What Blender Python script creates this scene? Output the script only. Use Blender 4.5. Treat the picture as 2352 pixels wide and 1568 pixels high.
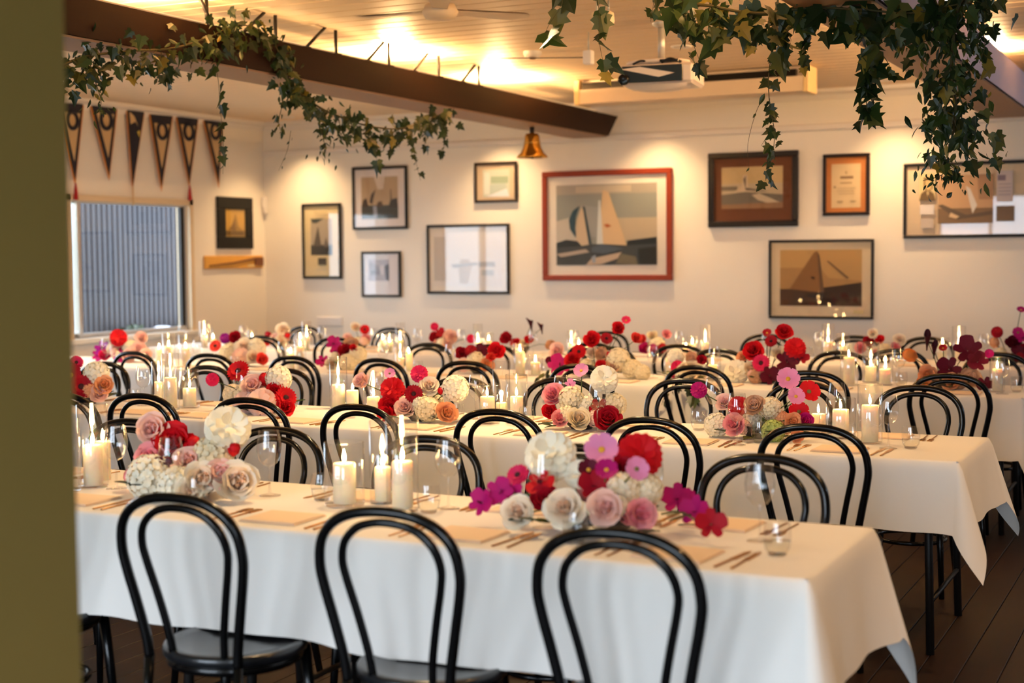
import bpy, math, random
from mathutils import Vector, Matrix, Euler, Quaternion
random.seed(7)
PI = math.pi
for o in list(bpy.data.objects): bpy.data.objects.remove(o)
SC = bpy.context.scene
COL = SC.collection

# ------------------------------------------------------------------ camera
H = 1.55                      # eye height
FPX = 3267.0                  # focal length in pixels of the 2352 px frame (50 mm)
YAW, PITCH, ROLL = math.radians(26.42), math.radians(3.42), math.radians(-0.48)
_d = Vector((-math.sin(YAW)*math.cos(PITCH), math.cos(YAW)*math.cos(PITCH), -math.sin(PITCH)))
_r = Vector((math.cos(YAW), math.sin(YAW), 0))
_u = _r.cross(_d)
_r, _u = _r*math.cos(ROLL)+_u*math.sin(ROLL), _u*math.cos(ROLL)-_r*math.sin(ROLL)
CAM = Vector((0, 0, H))
cd = bpy.data.cameras.new('camera'); cam = bpy.data.objects.new('camera', cd); COL.objects.link(cam)
cam.matrix_world = Matrix(((_r.x, _u.x, -_d.x, 0), (_r.y, _u.y, -_d.y, 0), (_r.z, _u.z, -_d.z, H), (0, 0, 0, 1)))
cd.sensor_width = 36.0; cd.lens = FPX*36.0/2352.0; cd.clip_start = .05
cd.dof.use_dof = True; cd.dof.focus_distance = 6.2; cd.dof.aperture_fstop = 2.0; cd.dof.aperture_blades = 0
SC.camera = cam
def ray(px, py): return (_d*FPX+_r*(px-1176)-_u*(py-784)).normalized()
def at_z(px, py, z): v = ray(px, py); return CAM+v*((z-H)/v.z)
def at_y(px, py, y): v = ray(px, py); return CAM+v*(y/v.y)
def at_x(px, py, x): v = ray(px, py); return CAM+v*(x/v.x)
def depth(P): return (Vector(P)-CAM).dot(_d)
def pxm(P): return FPX/depth(P)                      # pixels per metre at a point
def proj(P):
    q = Vector(P)-CAM; w = q.dot(_d); return 1176+FPX*q.dot(_r)/w, 784-FPX*q.dot(_u)/w

# ------------------------------------------------------------------ world, view
W = bpy.data.worlds.new('sky'); SC.world = W; W.use_nodes = True
bg = W.node_tree.nodes['Background']; bg.inputs[0].default_value = (.74, .86, 1.0, 1); bg.inputs[1].default_value = 6.6
SC.view_settings.view_transform = 'Standard'; SC.view_settings.look = 'None'
SC.view_settings.gamma = 1.0; SC.view_settings.use_curve_mapping = False
SC.view_settings.exposure = 0.8
WALLY, LEFTX, RIGHTX, REARY, CEIL = 12.6, -9.23, 4.2, -1.6, 3.0
WARM = (1.0, .68, .34)
def light(name, kind, loc, energy, color=(1, 1, 1), rot=(0, 0, 0), parent=None, **kw):
    L = bpy.data.lights.new(name, kind); L.energy = energy; L.color = color
    for k, v in kw.items(): setattr(L, k, v)
    o = bpy.data.objects.new(name, L); COL.objects.link(o); o.location = loc; o.rotation_euler = rot
    if parent: o.parent = parent
    return o
# daylight: the window openings of the left and the rear wall (y0,y1,z0,z1 / x0,x1,z0,z1)
LEFT_WIN = [(9.66, 11.36, .84, 2.11), (6.0, 8.6, .84, 2.11)]
REAR_WIN = [(-4.6, -1.9, .3, 2.6), (-1.5, .9, .3, 2.6)]
RIGHT_WIN = [(8.6, 11.6, 2.2, 2.85)]
for (a, b, c, d) in LEFT_WIN:
    o = light('window_portal', 'AREA', (LEFTX-.14, (a+b)/2, (c+d)/2), 1, rot=(0, -PI/2, 0), shape='RECTANGLE', size=d-c, size_y=b-a)
    o.data.cycles.is_portal = True
for (a, b, c, d) in REAR_WIN:
    o = light('window_portal', 'AREA', ((a+b)/2, REARY-.14, (c+d)/2), 1, rot=(PI/2, 0, 0), shape='RECTANGLE', size=b-a, size_y=d-c)
    o.data.cycles.is_portal = True

for (a, b, c, d) in RIGHT_WIN:
    o = light('window_portal', 'AREA', (RIGHTX+.14, (a+b)/2, (c+d)/2), 1, rot=(0, PI/2, 0), shape='RECTANGLE', size=d-c, size_y=b-a)
    o.data.cycles.is_portal = True

# ------------------------------------------------------------------ helpers
class MB:
    def __init__(s): s.v = []; s.f = []; s.m = []; s.sm = []; s.mats = []
    def mi(s, mat):
        if mat not in s.mats: s.mats.append(mat)
        return s.mats.index(mat)
    def add(s, verts, faces, mat=None, smooth=False):
        b = len(s.v); s.v += [tuple(p) for p in verts]; i = s.mi(mat)
        for f in faces: s.f.append(tuple(b+k for k in f)); s.m.append(i); s.sm.append(smooth)
        return s
    def box(s, x0, x1, y0, y1, z0, z1, mat=None, bev=0):
        if bev:
            b = bev; P = []; 
            for z, i in ((z0, b), (z0+b, 0), (z1-b, 0), (z1, b)):
                P += [(x0+i, y0+b, z), (x0+b, y0+i, z), (x1-b, y0+i, z), (x1-i, y0+b, z), (x1-i, y1-b, z), (x1-b, y1-i, z), (x0+b, y1-i, z), (x0+i, y1-b, z)]
            F = [tuple(range(7, -1, -1)), tuple(range(24, 32))]
            for k in range(3):
                for j in range(8): F.append((k*8+j, k*8+(j+1) % 8, k*8+8+(j+1) % 8, k*8+8+j))
            return s.add(P, F, mat)
        P = [(x0, y0, z0), (x1, y0, z0), (x1, y1, z0), (x0, y1, z0), (x0, y0, z1), (x1, y0, z1), (x1, y1, z1), (x0, y1, z1)]
        return s.add(P, [(3, 2, 1, 0), (4, 5, 6, 7), (0, 1, 5, 4), (1, 2, 6, 5), (2, 3, 7, 6), (3, 0, 4, 7)], mat)
    def lathe(s, prof, n=16, mat=None, c=(0, 0, 0), smooth=True, sx=1, sy=1, capb=False, capt=False):
        P = []; F = []
        for r, z in prof:
            for k in range(n):
                a = 2*PI*k/n; P.append((c[0]+r*sx*math.cos(a), c[1]+r*sy*math.sin(a), c[2]+z))
        for i in range(len(prof)-1):
            for k in range(n): F.append((i*n+k, i*n+(k+1) % n, (i+1)*n+(k+1) % n, (i+1)*n+k))
        if capb: F.append(tuple(range(n-1, -1, -1)))
        if capt: F.append(tuple((len(prof)-1)*n+k for k in range(n)))
        return s.add(P, F, mat, smooth)
    def tube(s, pts, rad, n=8, mat=None, closed=False, caps=True):
        pts = [Vector(p) for p in pts]; N = len(pts)
        rads = rad if isinstance(rad, (list, tuple)) else [rad]*N
        P = []; F = []; up = None
        for i, p in enumerate(pts):
            a = pts[(i-1) % N] if (closed or i) else p; b = pts[(i+1) % N] if (closed or i < N-1) else p
            t = (b-a).normalized()
            if up is None:
                up = Vector((0, 0, 1)) if abs(t.z) < .9 else Vector((0, 1, 0))
            x = up-t*up.dot(t)
            if x.length < 1e-5: x = t.orthogonal()
            x.normalize(); y = t.cross(x); up = x
            for k in range(n):
                an = 2*PI*k/n; P.append(p+x*math.cos(an)*rads[i]+y*math.sin(an)*rads[i])
        M = N if closed else N-1
        for i in range(M):
            j = (i+1) % N
            for k in range(n): F.append((i*n+k, i*n+(k+1) % n, j*n+(k+1) % n, j*n+k))
        if caps and not closed: F += [tuple(range(n-1, -1, -1)), tuple((N-1)*n+k for k in range(n))]
        return s.add(P, F, mat, True)
    def xf(s, M, start=0):
        for i in range(start, len(s.v)): s.v[i] = tuple(M @ Vector(s.v[i]))
        return s
    def mesh(s, name='mesh'):
        me = bpy.data.meshes.new(name); me.from_pydata(s.v, [], s.f)
        for m in s.mats:
            if m is not None: me.materials.append(m)
        if len(s.mats) > 1: me.polygons.foreach_set('material_index', s.m)
        me.polygons.foreach_set('use_smooth', s.sm); me.update(); return me
    def build(s, name, parent=None, loc=None, rot=None): return link(name, s.mesh(name), parent, loc, rot)
def link(name, me, parent=None, loc=None, rot=None, scale=None):
    o = bpy.data.objects.new(name, me); COL.objects.link(o)
    if parent: o.parent = parent
    if loc is not None: o.location = loc
    if rot is not None: o.rotation_euler = rot
    if scale is not None: o.scale = (scale,)*3 if isinstance(scale, (int, float)) else scale
    return o
def tag(o, label, cat, group=None):
    o['label'] = label; o['category'] = cat
    if group: o['group'] = group
    return o
def struct(o, label=None):
    o['kind'] = 'structure'
    if label: o['label'] = label
    return o
def thing(name, label, cat, loc=(0, 0, 0), rz=0, group=None):
    o = bpy.data.objects.new(name, None); COL.objects.link(o); o.location = loc; o.rotation_euler = (0, 0, rz); o.empty_display_size = .05
    return tag(o, label, cat, group)
def spline(pts, n=6, closed=False):
    P = [Vector(p) for p in pts]; out = []; N = len(P)
    for i in range(N if closed else N-1):
        p1, p2 = P[i], P[(i+1) % N]
        p0 = P[(i-1) % N] if (closed or i) else p1*2-p2
        p3 = P[(i+2) % N] if (closed or i < N-2) else p2*2-p1
        for k in range(n):
            t = k/n
            out.append(.5*((2*p1)+(p2-p0)*t+(2*p0-5*p1+4*p2-p3)*t*t+(3*p1-p0-3*p2+p3)*t**3))
    if not closed: out.append(P[-1])
    return out
ORD = ['first', 'second', 'third', 'fourth', 'fifth', 'sixth', 'seventh', 'eighth', 'ninth', 'tenth', 'eleventh', 'twelfth', 'thirteenth', 'fourteenth', 'fifteenth', 'sixteenth', 'seventeenth', 'eighteenth', 'nineteenth', 'twentieth']
ORD += ['twenty-'+w for w in ORD[:9]]+['thirtieth']+['thirty-'+w for w in ORD[:9]]+['fortieth']+['forty-'+w for w in ORD[:9]]
ROWN = ['front', 'second', 'third', 'back']
REG = {}
def reg(o, kind, row, side, look, cat, group):
    """things that differ only by their place get an ordinal label once all stand"""
    o['category'] = cat; o['group'] = group; REG.setdefault((kind, row, side), []).append((o, look))

# ------------------------------------------------------------------ materials
def srgb(r, g, b): return tuple(((c/255)/12.92 if c/255 <= .04045 else ((c/255+.055)/1.055)**2.4) for c in (r, g, b))
_M = {}
def mat(name, col, rough=.6, metal=0, noise=0, nscale=20, bump=0, bscale=60, emit=None, estr=0, sss=0, coat=0, spec=None, trans=0, sheen=0, stretch=None, col2=None):
    if name in _M: return _M[name]
    m = bpy.data.materials.new(name); m.use_nodes = True; nt = m.node_tree; b = nt.nodes['Principled BSDF']
    b.inputs['Base Color'].default_value = (*col, 1); b.inputs['Roughness'].default_value = rough; b.inputs['Metallic'].default_value = metal
    if coat: b.inputs['Coat Weight'].default_value = coat; b.inputs['Coat Roughness'].default_value = .08
    if spec is not None: b.inputs['Specular IOR Level'].default_value = spec
    if sss: b.inputs['Subsurface Weight'].default_value = sss; b.inputs['Subsurface Radius'].default_value = (.03, .015, .006); b.inputs['Subsurface Scale'].default_value = 1
    if sheen: b.inputs['Sheen Weight'].default_value = sheen
    if emit: b.inputs['Emission Color'].default_value = (*emit, 1); b.inputs['Emission Strength'].default_value = estr
    if noise or bump or col2:
        tc = nt.nodes.new('ShaderNodeTexCoord'); src = tc.outputs['Object']
        if stretch:
            mp = nt.nodes.new('ShaderNodeMapping'); mp.inputs['Scale'].default_value = stretch; nt.links.new(src, mp.inputs[0]); src = mp.outputs[0]
    if noise or col2:
        n = nt.nodes.new('ShaderNodeTexNoise'); n.inputs['Scale'].default_value = nscale; n.inputs['Detail'].default_value = 4; nt.links.new(src, n.inputs['Vector'])
        mx = nt.nodes.new('ShaderNodeMix'); mx.data_type = 'RGBA'
        c2 = col2 if col2 else tuple(c*(1-noise) for c in col); c1 = col if col2 else tuple(min(1, c*(1+noise)) for c in col)
        mx.inputs[6].default_value = (*c1, 1); mx.inputs[7].default_value = (*c2, 1)
        nt.links.new(n.outputs['Fac'], mx.inputs[0]); nt.links.new(mx.outputs[2], b.inputs['Base Color'])
    if bump:
        n2 = nt.nodes.new('ShaderNodeTexNoise'); n2.inputs['Scale'].default_value = bscale; nt.links.new(src, n2.inputs['Vector'])
        bp = nt.nodes.new('ShaderNodeBump'); bp.inputs['Strength'].default_value = bump; bp.inputs['Distance'].default_value = .01
        nt.links.new(n2.outputs['Fac'], bp.inputs['Height']); nt.links.new(bp.outputs[0], b.inputs['Normal'])
    if trans:
        t = nt.nodes.new('ShaderNodeBsdfTranslucent'); t.inputs[0].default_value = (*col, 1)
        ms = nt.nodes.new('ShaderNodeMixShader'); ms.inputs[0].default_value = trans
        nt.links.new(b.outputs[0], ms.inputs[1]); nt.links.new(t.outputs[0], ms.inputs[2]); nt.links.new(ms.outputs[0], nt.nodes['Material Output'].inputs[0])
    _M[name] = m; return m
def thin_glass(name, tint=(1, 1, 1), ior=1.45, rough=0.0):
    if name in _M: return _M[name]
    m = bpy.data.materials.new(name); m.use_nodes = True; nt = m.node_tree; nt.nodes.remove(nt.nodes['Principled BSDF'])
    t = nt.nodes.new('ShaderNodeBsdfTransparent'); t.inputs[0].default_value = (*tint, 1)
    g = nt.nodes.new('ShaderNodeBsdfGlossy'); g.inputs['Roughness'].default_value = rough
    # Schlick reflectance of a thin sheet, alike from both sides
    f0 = ((ior-1)/(ior+1))**2
    lw = nt.nodes.new('ShaderNodeLayerWeight'); lw.inputs[0].default_value = .5
    pw = nt.nodes.new('ShaderNodeMath'); pw.operation = 'POWER'; pw.inputs[1].default_value = 5; nt.links.new(lw.outputs['Facing'], pw.inputs[0])
    fr = nt.nodes.new('ShaderNodeMath'); fr.operation = 'MULTIPLY_ADD'; fr.inputs[1].default_value = 1-f0; fr.inputs[2].default_value = f0; nt.links.new(pw.outputs[0], fr.inputs[0])
    ms = nt.nodes.new('ShaderNodeMixShader'); nt.links.new(fr.outputs[0], ms.inputs[0]); nt.links.new(t.outputs[0], ms.inputs[1]); nt.links.new(g.outputs[0], ms.inputs[2])
    nt.links.new(ms.outputs[0], nt.nodes['Material Output'].inputs[0]); _M[name] = m; return m
def emission(name, col, s):
    if name in _M: return _M[name]
    m = bpy.data.materials.new(name); m.use_nodes = True; nt = m.node_tree; nt.nodes.remove(nt.nodes['Principled BSDF'])
    e = nt.nodes.new('ShaderNodeEmission'); e.inputs[0].default_value = (*col, 1); e.inputs[1].default_value = s
    nt.links.new(e.outputs[0], nt.nodes['Material Output'].inputs[0]); _M[name] = m; return m
def flat(rgb, rough=.55):
    return mat('paint_%d_%d_%d' % rgb, srgb(*rgb), rough, spec=.3)

M_WALL = mat('wall_paint', srgb(232, 222, 208), .55, noise=.02, nscale=3, bump=.06, bscale=40)
M_CEIL = mat('ceiling_board_paint', srgb(228, 200, 166), .5, noise=.03, nscale=2)
M_TRIM = mat('trim_paint', srgb(226, 216, 206), .4)
M_FLOOR = mat('floor_timber', srgb(44, 25, 14), .5, spec=.25, col2=srgb(20, 11, 7), nscale=5, stretch=(9, .7, 9))
M_BEAM = mat('beam_brown', srgb(40, 22, 12), .6, spec=.12, noise=.12, nscale=5, stretch=(6, .6, 6))
M_SOFFIT = mat('beam_soffit', srgb(140, 106, 82), .5)
M_LILAC = mat('beam_lilac_paint', srgb(206, 192, 212), .5)
M_PILLAR = mat('pillar_olive', srgb(158, 130, 64), .7, noise=.06, nscale=2.5)
M_DARK = mat('dark_metal', srgb(28, 24, 22), .5, .3)
M_ALU = mat('aluminium', srgb(196, 192, 188), .35, .5)
M_BLACK = mat('black_lacquer', (.003, .003, .0032), .22, spec=.3, coat=.12)
M_SEAT = mat('black_seat', (.010, .011, .013), .3, coat=.3)
M_CLOTH = mat('table_linen', srgb(240, 234, 226), .85, bump=.08, bscale=400, sheen=.15)
M_TABLE = mat('table_laminate', srgb(60, 44, 34), .5)
M_NAPKIN = mat('napkin_blush', srgb(240, 214, 186), .85)
M_GOLD = mat('gold_cutlery', srgb(196, 146, 78), .28, 1.0)
M_BRASS = mat('bell_brass', srgb(214, 164, 78), .22, 1.0)
M_WAX = mat('candle_wax', srgb(250, 238, 214), .45, sss=.6)
M_WICK = mat('wick', srgb(30, 24, 20), .9)
M_FLAME = emission('flame', (1.0, .66, .26), 55)
M_GLASS = thin_glass('clear_glass', (.985, .985, .985), 2.0)
M_PANE = thin_glass('window_pane', (.93, .95, .95), 1.5)
M_PIC = thin_glass('picture_glass', (.99, .99, .99), 1.42)
M_WATER = thin_glass('water', (.97, .975, .95), 1.33)
M_LAMP = emission('downlight_lens', (1.0, .80, .52), 30)
M_STEM = mat('vine_stem', srgb(74, 66, 34), .8)
M_FSTEM = mat('flower_stem', srgb(66, 84, 36), .7)
LEAFM = [mat('ivy_leaf_deep', srgb(34, 52, 24), .38, trans=.18, noise=.25, nscale=30), mat('ivy_leaf_mid', srgb(52, 72, 30), .4, trans=.2, noise=.25, nscale=30),
         mat('ivy_leaf_olive', srgb(84, 88, 36), .42, trans=.22, noise=.2, nscale=30), mat('ivy_leaf_yellow', srgb(140, 122, 46), .45, trans=.25)]
M_BOWL = mat('flower_bowl', srgb(52, 48, 40), .4)

# ------------------------------------------------------------------ room shell
fl = struct(MB().box(LEFTX, RIGHTX, REARY, WALLY, -.10, -.022, mat('subfloor', srgb(26, 16, 11), .9)).build('floor'), 'dark timber floor')
BW = .14; n = int((RIGHTX-LEFTX)/BW)
bme = MB().box(-BW/2+.0015, BW/2-.0015, 0, WALLY-REARY, -.02, 0, M_FLOOR, bev=.002).mesh('floor_board')
for i in range(n): link('floor_board', bme, fl, (LEFTX+BW*(i+.5), REARY, 0))
ce = struct(MB().box(LEFTX, RIGHTX, REARY, WALLY, CEIL+.022, CEIL+.12, mat('ceiling_void', srgb(120, 96, 72), .9)).build('ceiling'), 'pale board-lined ceiling')
CW = .165; n = int((WALLY-REARY)/CW)
b1 = MB().box(0, RIGHTX-LEFTX, -CW/2+.005, CW/2-.005, 0, .02, M_CEIL, bev=.006).mesh('ceiling_board')
for i in range(n+1):
    y = WALLY-CW*(i+.5)
    if y-CW/2 < REARY: break
    link('ceiling_board', b1, ce, (LEFTX, y, CEIL))
def wall_x(name, x0, x1, holes, m, label):
    """wall in the YZ plane with window holes (y0,y1,z0,z1)"""
    b = MB(); ys = REARY
    for (a, c, z0, z1) in sorted(holes):
        b.box(x0, x1, ys, a, 0, CEIL+.1, m); b.box(x0, x1, a, c, 0, z0, m); b.box(x0, x1, a, c, z1, CEIL+.1, m); ys = c
    b.box(x0, x1, ys, WALLY, 0, CEIL+.1, m); return struct(b.build(name), label)
wall_x('wall_left', LEFTX-.16, LEFTX, LEFT_WIN, M_WALL, 'cream side wall with the window')
b = MB(); xs = LEFTX
for (a, c, z0, z1) in REAR_WIN:
    b.box(xs, a, REARY-.16, REARY, 0, CEIL+.1, M_WALL); b.box(a, c, REARY-.16, REARY, 0, z0, M_WALL); b.box(a, c, REARY-.16, REARY, z1, CEIL+.1, M_WALL); xs = c
b.box(xs, RIGHTX, REARY-.16, REARY, 0, CEIL+.1, M_WALL); struct(b.build('wall_rear'))
struct(MB().box(LEFTX-.16, RIGHTX+.16, WALLY, WALLY+.16, 0, CEIL+.1, M_WALL).build('wall_back'), 'cream back wall hung with framed pictures')
wall_x('wall_right', RIGHTX, RIGHTX+.16, RIGHT_WIN, mat('wall_brown', srgb(104, 72, 44), .6), 'brown side wall with high window')
# partition at the very left of the view
struct(MB().box(-2.12, -1.78, 1.66, 1.88, 0, CEIL, M_PILLAR, bev=.012).build('wall_partition'), 'olive partition post close to the camera')
# picture rail, cornice, skirting
tr = MB(); tr.box(LEFTX, RIGHTX, WALLY-.028, WALLY, 2.64, 2.70, M_TRIM, bev=.008); struct(tr.build('trim_1'), 'picture rail along the back wall')
tr = MB(); P = [(0, 0), (0, -.09), (-.02, -.09), (-.04, -.05), (-.09, -.03), (-.09, 0)]
tr.add([(x, WALLY+q[0], CEIL+q[1]) for x in (LEFTX, RIGHTX) for q in P], [(0, 1, 7, 6), (1, 2, 8, 7), (2, 3, 9, 8), (3, 4, 10, 9), (4, 5, 11, 10)], M_TRIM); struct(tr.build('trim_2'), 'cornice at the top of the back wall')
tr = MB(); tr.add([(LEFTX-q[0], y, CEIL+q[1]) for y in (REARY, WALLY) for q in P], [(0, 6, 7, 1), (1, 7, 8, 2), (2, 8, 9, 3), (3, 9, 10, 4), (4, 10, 11, 5)], M_TRIM); struct(tr.build('trim_3'), 'cornice at the top of the side wall')
struct(MB().box(LEFTX, RIGHTX, WALLY-.018, WALLY, 0, .14, M_TRIM).build('baseboard_back'))
struct(MB().box(LEFTX, LEFTX+.018, REARY, WALLY-.018, 0, .14, M_TRIM).build('baseboard_left'))

# ------------------------------------------------------------------ window and what lies outside it
M_WFR = mat('window_frame_paint', srgb(214, 190, 156), .5)
for wi, (y0, y1, z0, z1) in enumerate(LEFT_WIN):
    w = bpy.data.objects.new('window_%d' % (wi+1), None); COL.objects.link(w); w.location = (LEFTX, y0, z0); struct(w)
    if wi == 0: w['label'] = 'aluminium sliding window in the side wall'
    hh, ww = z1-z0, y1-y0
    b = MB(); t = .055
    b.box(-.15, .02, -.03, t-.03, -.02, hh+.03, M_WFR); b.box(-.15, .02, ww+.03-t, ww+.03, -.02, hh+.03, M_WFR); b.box(-.15, .02, -.03, ww+.03, hh+.03-t, hh+.03, M_WFR)
    b.build('window_frame', w)
    MB().box(-.16, .06, -.05, ww+.05, -.05, .0, mat('window_sill_paint', srgb(232, 226, 214), .4), bev=.006).build('window_sill', w)
    mid = .16 if wi == 0 else ww/2
    for (a, c, xo) in ((.0, mid+.06, -.10), (mid, ww, -.055)):
        b = MB(); s = .042
        b.box(xo-.02, xo+.02, a, a+s, 0, hh, M_ALU); b.box(xo-.02, xo+.02, c-s, c, 0, hh, M_ALU); b.box(xo-.02, xo+.02, a+s, c-s, 0, s, M_ALU); b.box(xo-.02, xo+.02, a+s, c-s, hh-s, hh, M_ALU)
        if wi == 0 and xo > -.06: b.box(xo-.03, xo+.01, c-s-.05, c-s, 0, hh, M_DARK)
        b.build('sash', w)
        MB().box(xo-.003, xo+.003, a+s, c-s, s, hh-s, M_PANE).build('pane', w)
for (y0, y1, z0, z1) in RIGHT_WIN:
    w = bpy.data.objects.new('window_5', None); COL.objects.link(w); w.location = (RIGHTX, y0, z0); struct(w); b = MB(); ww, hh = y1-y0, z1-z0
    for k in range(5): yy = k*(ww-.05)/4; b.box(.04, .1, yy, yy+.05, 0, hh, M_ALU)
    b.box(.04, .1, 0, ww, 0, .05, M_ALU); b.box(.04, .1, 0, ww, hh-.05, hh, M_ALU); b.build('window_frame', w)
for wi, (x0, x1, z0, z1) in enumerate(REAR_WIN):
    w = bpy.data.objects.new('window_%d' % (wi+3), None); COL.objects.link(w); w.location = (x0, REARY, z0); struct(w)
    b = MB(); ww, hh = x1-x0, z1-z0
    for k in range(4): xx = k*(ww-.05)/3; b.box(xx, xx+.05, -.1, -.04, 0, hh, M_ALU)
    b.box(0, ww, -.1, -.04, 0, .05, M_ALU); b.box(0, ww, -.1, -.04, hh-.05, hh, M_ALU); b.build('window_frame', w)
gr = MB().box(-24, LEFTX-.17, -10, 24, -.2, -.05, mat('outside_ground', srgb(150, 146, 138), .8)).build('ground_outside'); struct(gr)
gr = MB().box(LEFTX-.1, RIGHTX+2, -24, REARY-.17, -.2, -.05, mat('outside_lawn', srgb(92, 112, 62), .9)).build('ground_rear'); struct(gr)
# corrugated fence
b = MB(); P = []; F = []; N = 150; y0 = 11.55; pitch = .082
prof = [(0, 0), (.016, .0), (.028, .018), (.054, .018), (.066, 0)]
ys = []; k = 0
while y0+k*pitch < 14.6:
    for q in prof: ys.append((y0+k*pitch+q[0], q[1]))
    k += 1
for (yy, dx) in ys: P += [(-10.95+dx, yy, 0), (-10.95+dx, yy, 2.7)]
F = [(2*i, 2*i+2, 2*i+3, 2*i+1) for i in range(len(ys)-1)]
b.add(P, F, mat('corrugated_steel', srgb(31, 26, 34), .5, .15, noise=.08, nscale=1.5)); b.box(-11.02, -10.955, 11.5, 14.6, 0, 2.7, flat((96, 92, 104)))
tag(b.build('corrugated_fence'), 'grey-lilac corrugated metal fence outside the side window', 'fence')
def leafball(name, label, c, r, nl, seed, lm, hang=.0, cat='shrub', group=None):
    rnd = random.Random(seed); t = thing(name, label, cat, (c[0], c[1], c[2]), 0, group)
    b = MB()
    for i in range(nl):
        d = Vector((rnd.gauss(0, 1), rnd.gauss(0, 1), rnd.gauss(0, 1)+.3)).normalized()*r*(.5+.5*rnd.random()); d.z = abs(d.z)*1.2+.03
        s = .05*(.7+rnd.random()*.7); M = Matrix.Translation(d) @ Euler((rnd.random()*6, rnd.random()*6, rnd.random()*6)).to_matrix().to_4x4()
        st = len(b.v); b.add([(0, 0, 0), (s*.4, 0, s*.5), (0, 0, s*1.1), (-s*.4, 0, s*.5)], [(0, 1, 2, 3)], lm); b.xf(M, st)
    o = b.build('foliage', t); o['kind'] = 'stuff'
    MB().lathe([(.014, .0), (.006, r*.6)], 6, M_STEM).build('stem', t); return t
lg = MB().box(-10.9, -10.55, 11.7, 14.2, -.05, .60, flat((76, 72, 80)), bev=.01); tag(lg.build('planter_wall'), 'low grey ledge in front of the corrugated fence', 'ledge')
for k, (yy, r, wd) in enumerate(((12.2, .16, 'left'), (12.98, .13, 'middle'), (13.35, .15, 'right'))):
    leafball('potted_shrub', 'small dark shrub on the ledge outside the window, %s of three' % wd, (-10.72, yy, .62), r, 160, 40+k, LEAFM[0], group='shrubs outside the window')
b = MB().lathe([(.0, 0), (.07, 0), (.11, .06), (.12, .12), (.09, .19), (.06, .2), (.055, .17)], 16, flat((196, 194, 202))); tag(b.build('garden_pot', None, (-10.68, 12.62, .60)), 'pale round pot on the ledge outside the window', 'pot')
leafball('hedge_bush', 'pale green bush outside, at the window edge beside the partition', (-12.4, 10.6, .2), .95, 900, 51, mat('hedge_leaf', srgb(120, 142, 96), .6, trans=.3), cat='bush')
b = MB()
for k in range(9): b.box(-9.62+.012*(k % 2), -9.60+.012*(k % 2), 9.18+.055*k, 9.232+.055*k, .9, 2.1, mat('vertical_blind', srgb(236, 240, 238), .7, trans=.5))
tag(b.build('vertical_blind'), 'white vertical slat blind hanging outside the sliding sash', 'blind')

# ------------------------------------------------------------------ beams, hangers, uplights
def beam(name, label, x0, x1, z0, z1, y0, y1, side):
    t = thing(name, label, 'beam', ((x0+x1)/2, y0, z0)); w = (x1-x0)/2; L = y1-y0; hgt = z1-z0
    b = MB(); cut = .22
    P = [(-w, 0, .0), (w, 0, .0), (w, L-cut, 0), (-w, L-cut, 0), (-w, 0, hgt), (w, 0, hgt), (w, L, hgt), (-w, L, hgt)]
    b.add(P, [(4, 5, 6, 7), (0, 1, 5, 4), (1, 2, 6, 5), (2, 3, 7, 6), (3, 0, 4, 7)], side); b.build('beam_body', t)
    MB().box(-w+.015, w-.015, .0, L-cut-.01, -.012, 0, M_SOFFIT).build('soffit_board', t); return t
bl = beam('ceiling_beam', 'dark brown box beam draped with ivy, left half of the ceiling', -5.42, -5.05, 2.65, 2.845, 1.2, 12.42, M_BEAM)
br = beam('ceiling_beam', 'lilac-grey box beam wrapped in thick ivy at the right', -1.72, -1.34, 2.65, 2.90, 2.2, 12.42, M_LILAC)
hi = 0
for px, kind in ((480, 0), (495, 2), (560, 1), (637, 0), (705, 1), (775, 0), (845, 1), (896, 0), (950, 1), (1010, 0), (1062, 1), (1102, 0)):
    y = at_x(px, 140, -5.07).y; p0 = Vector((-5.08, y, 2.845)); p1 = Vector((-5.08, y+(.22 if kind == 1 else -.12 if kind == 2 else 0), CEIL))
    b = MB().tube([p0, p1], .011, 6, M_DARK); b.box(p0.x-.025, p0.x+.025, p0.y-.03, p0.y+.03, 2.845, 2.853, M_DARK)
    o = b.build('beam_hanger'); reg(o, 'hanger', 0, '', 'thin %s steel hanger rod above the brown beam' % ('upright', 'slanting', 'slanting')[kind], 'hanger', 'hanger rods above the brown beam'); hi += 1
def uplight(x, y, z, e, label):
    t = thing('uplight', label, 'lamp', (x, y, z), 0, 'uplights on the beams')
    MB().box(-.07, .07, -.16, .16, 0, .03, M_DARK, bev=.004).build('lamp_body', t)
    MB().box(-.05, .05, -.14, .14, .03, .034, emission('uplight_lens', (1.0, .72, .38), 14)).build('lens', t)
    light('uplight_lamp', 'AREA', (0, 0, .045), e, (1.0, .60, .25), (PI, 0, 0), t, shape='RECTANGLE', size=.1, size_y=.28)
UP = 125
for k, y in enumerate((6.0, 8.75, 10.35)): uplight(-5.25, y, 2.845, UP*(.7, 1, 1)[k], 'warm uplight on top of the brown beam, %s from the wall' % ('third', 'second', 'nearest')[k])
for k, y in enumerate((8.3, 10.6)): uplight(-1.45, y, 2.90, UP*.7, 'warm uplight on top of the lilac beam, %s the wall' % ('farther from', 'nearer')[k])

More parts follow.
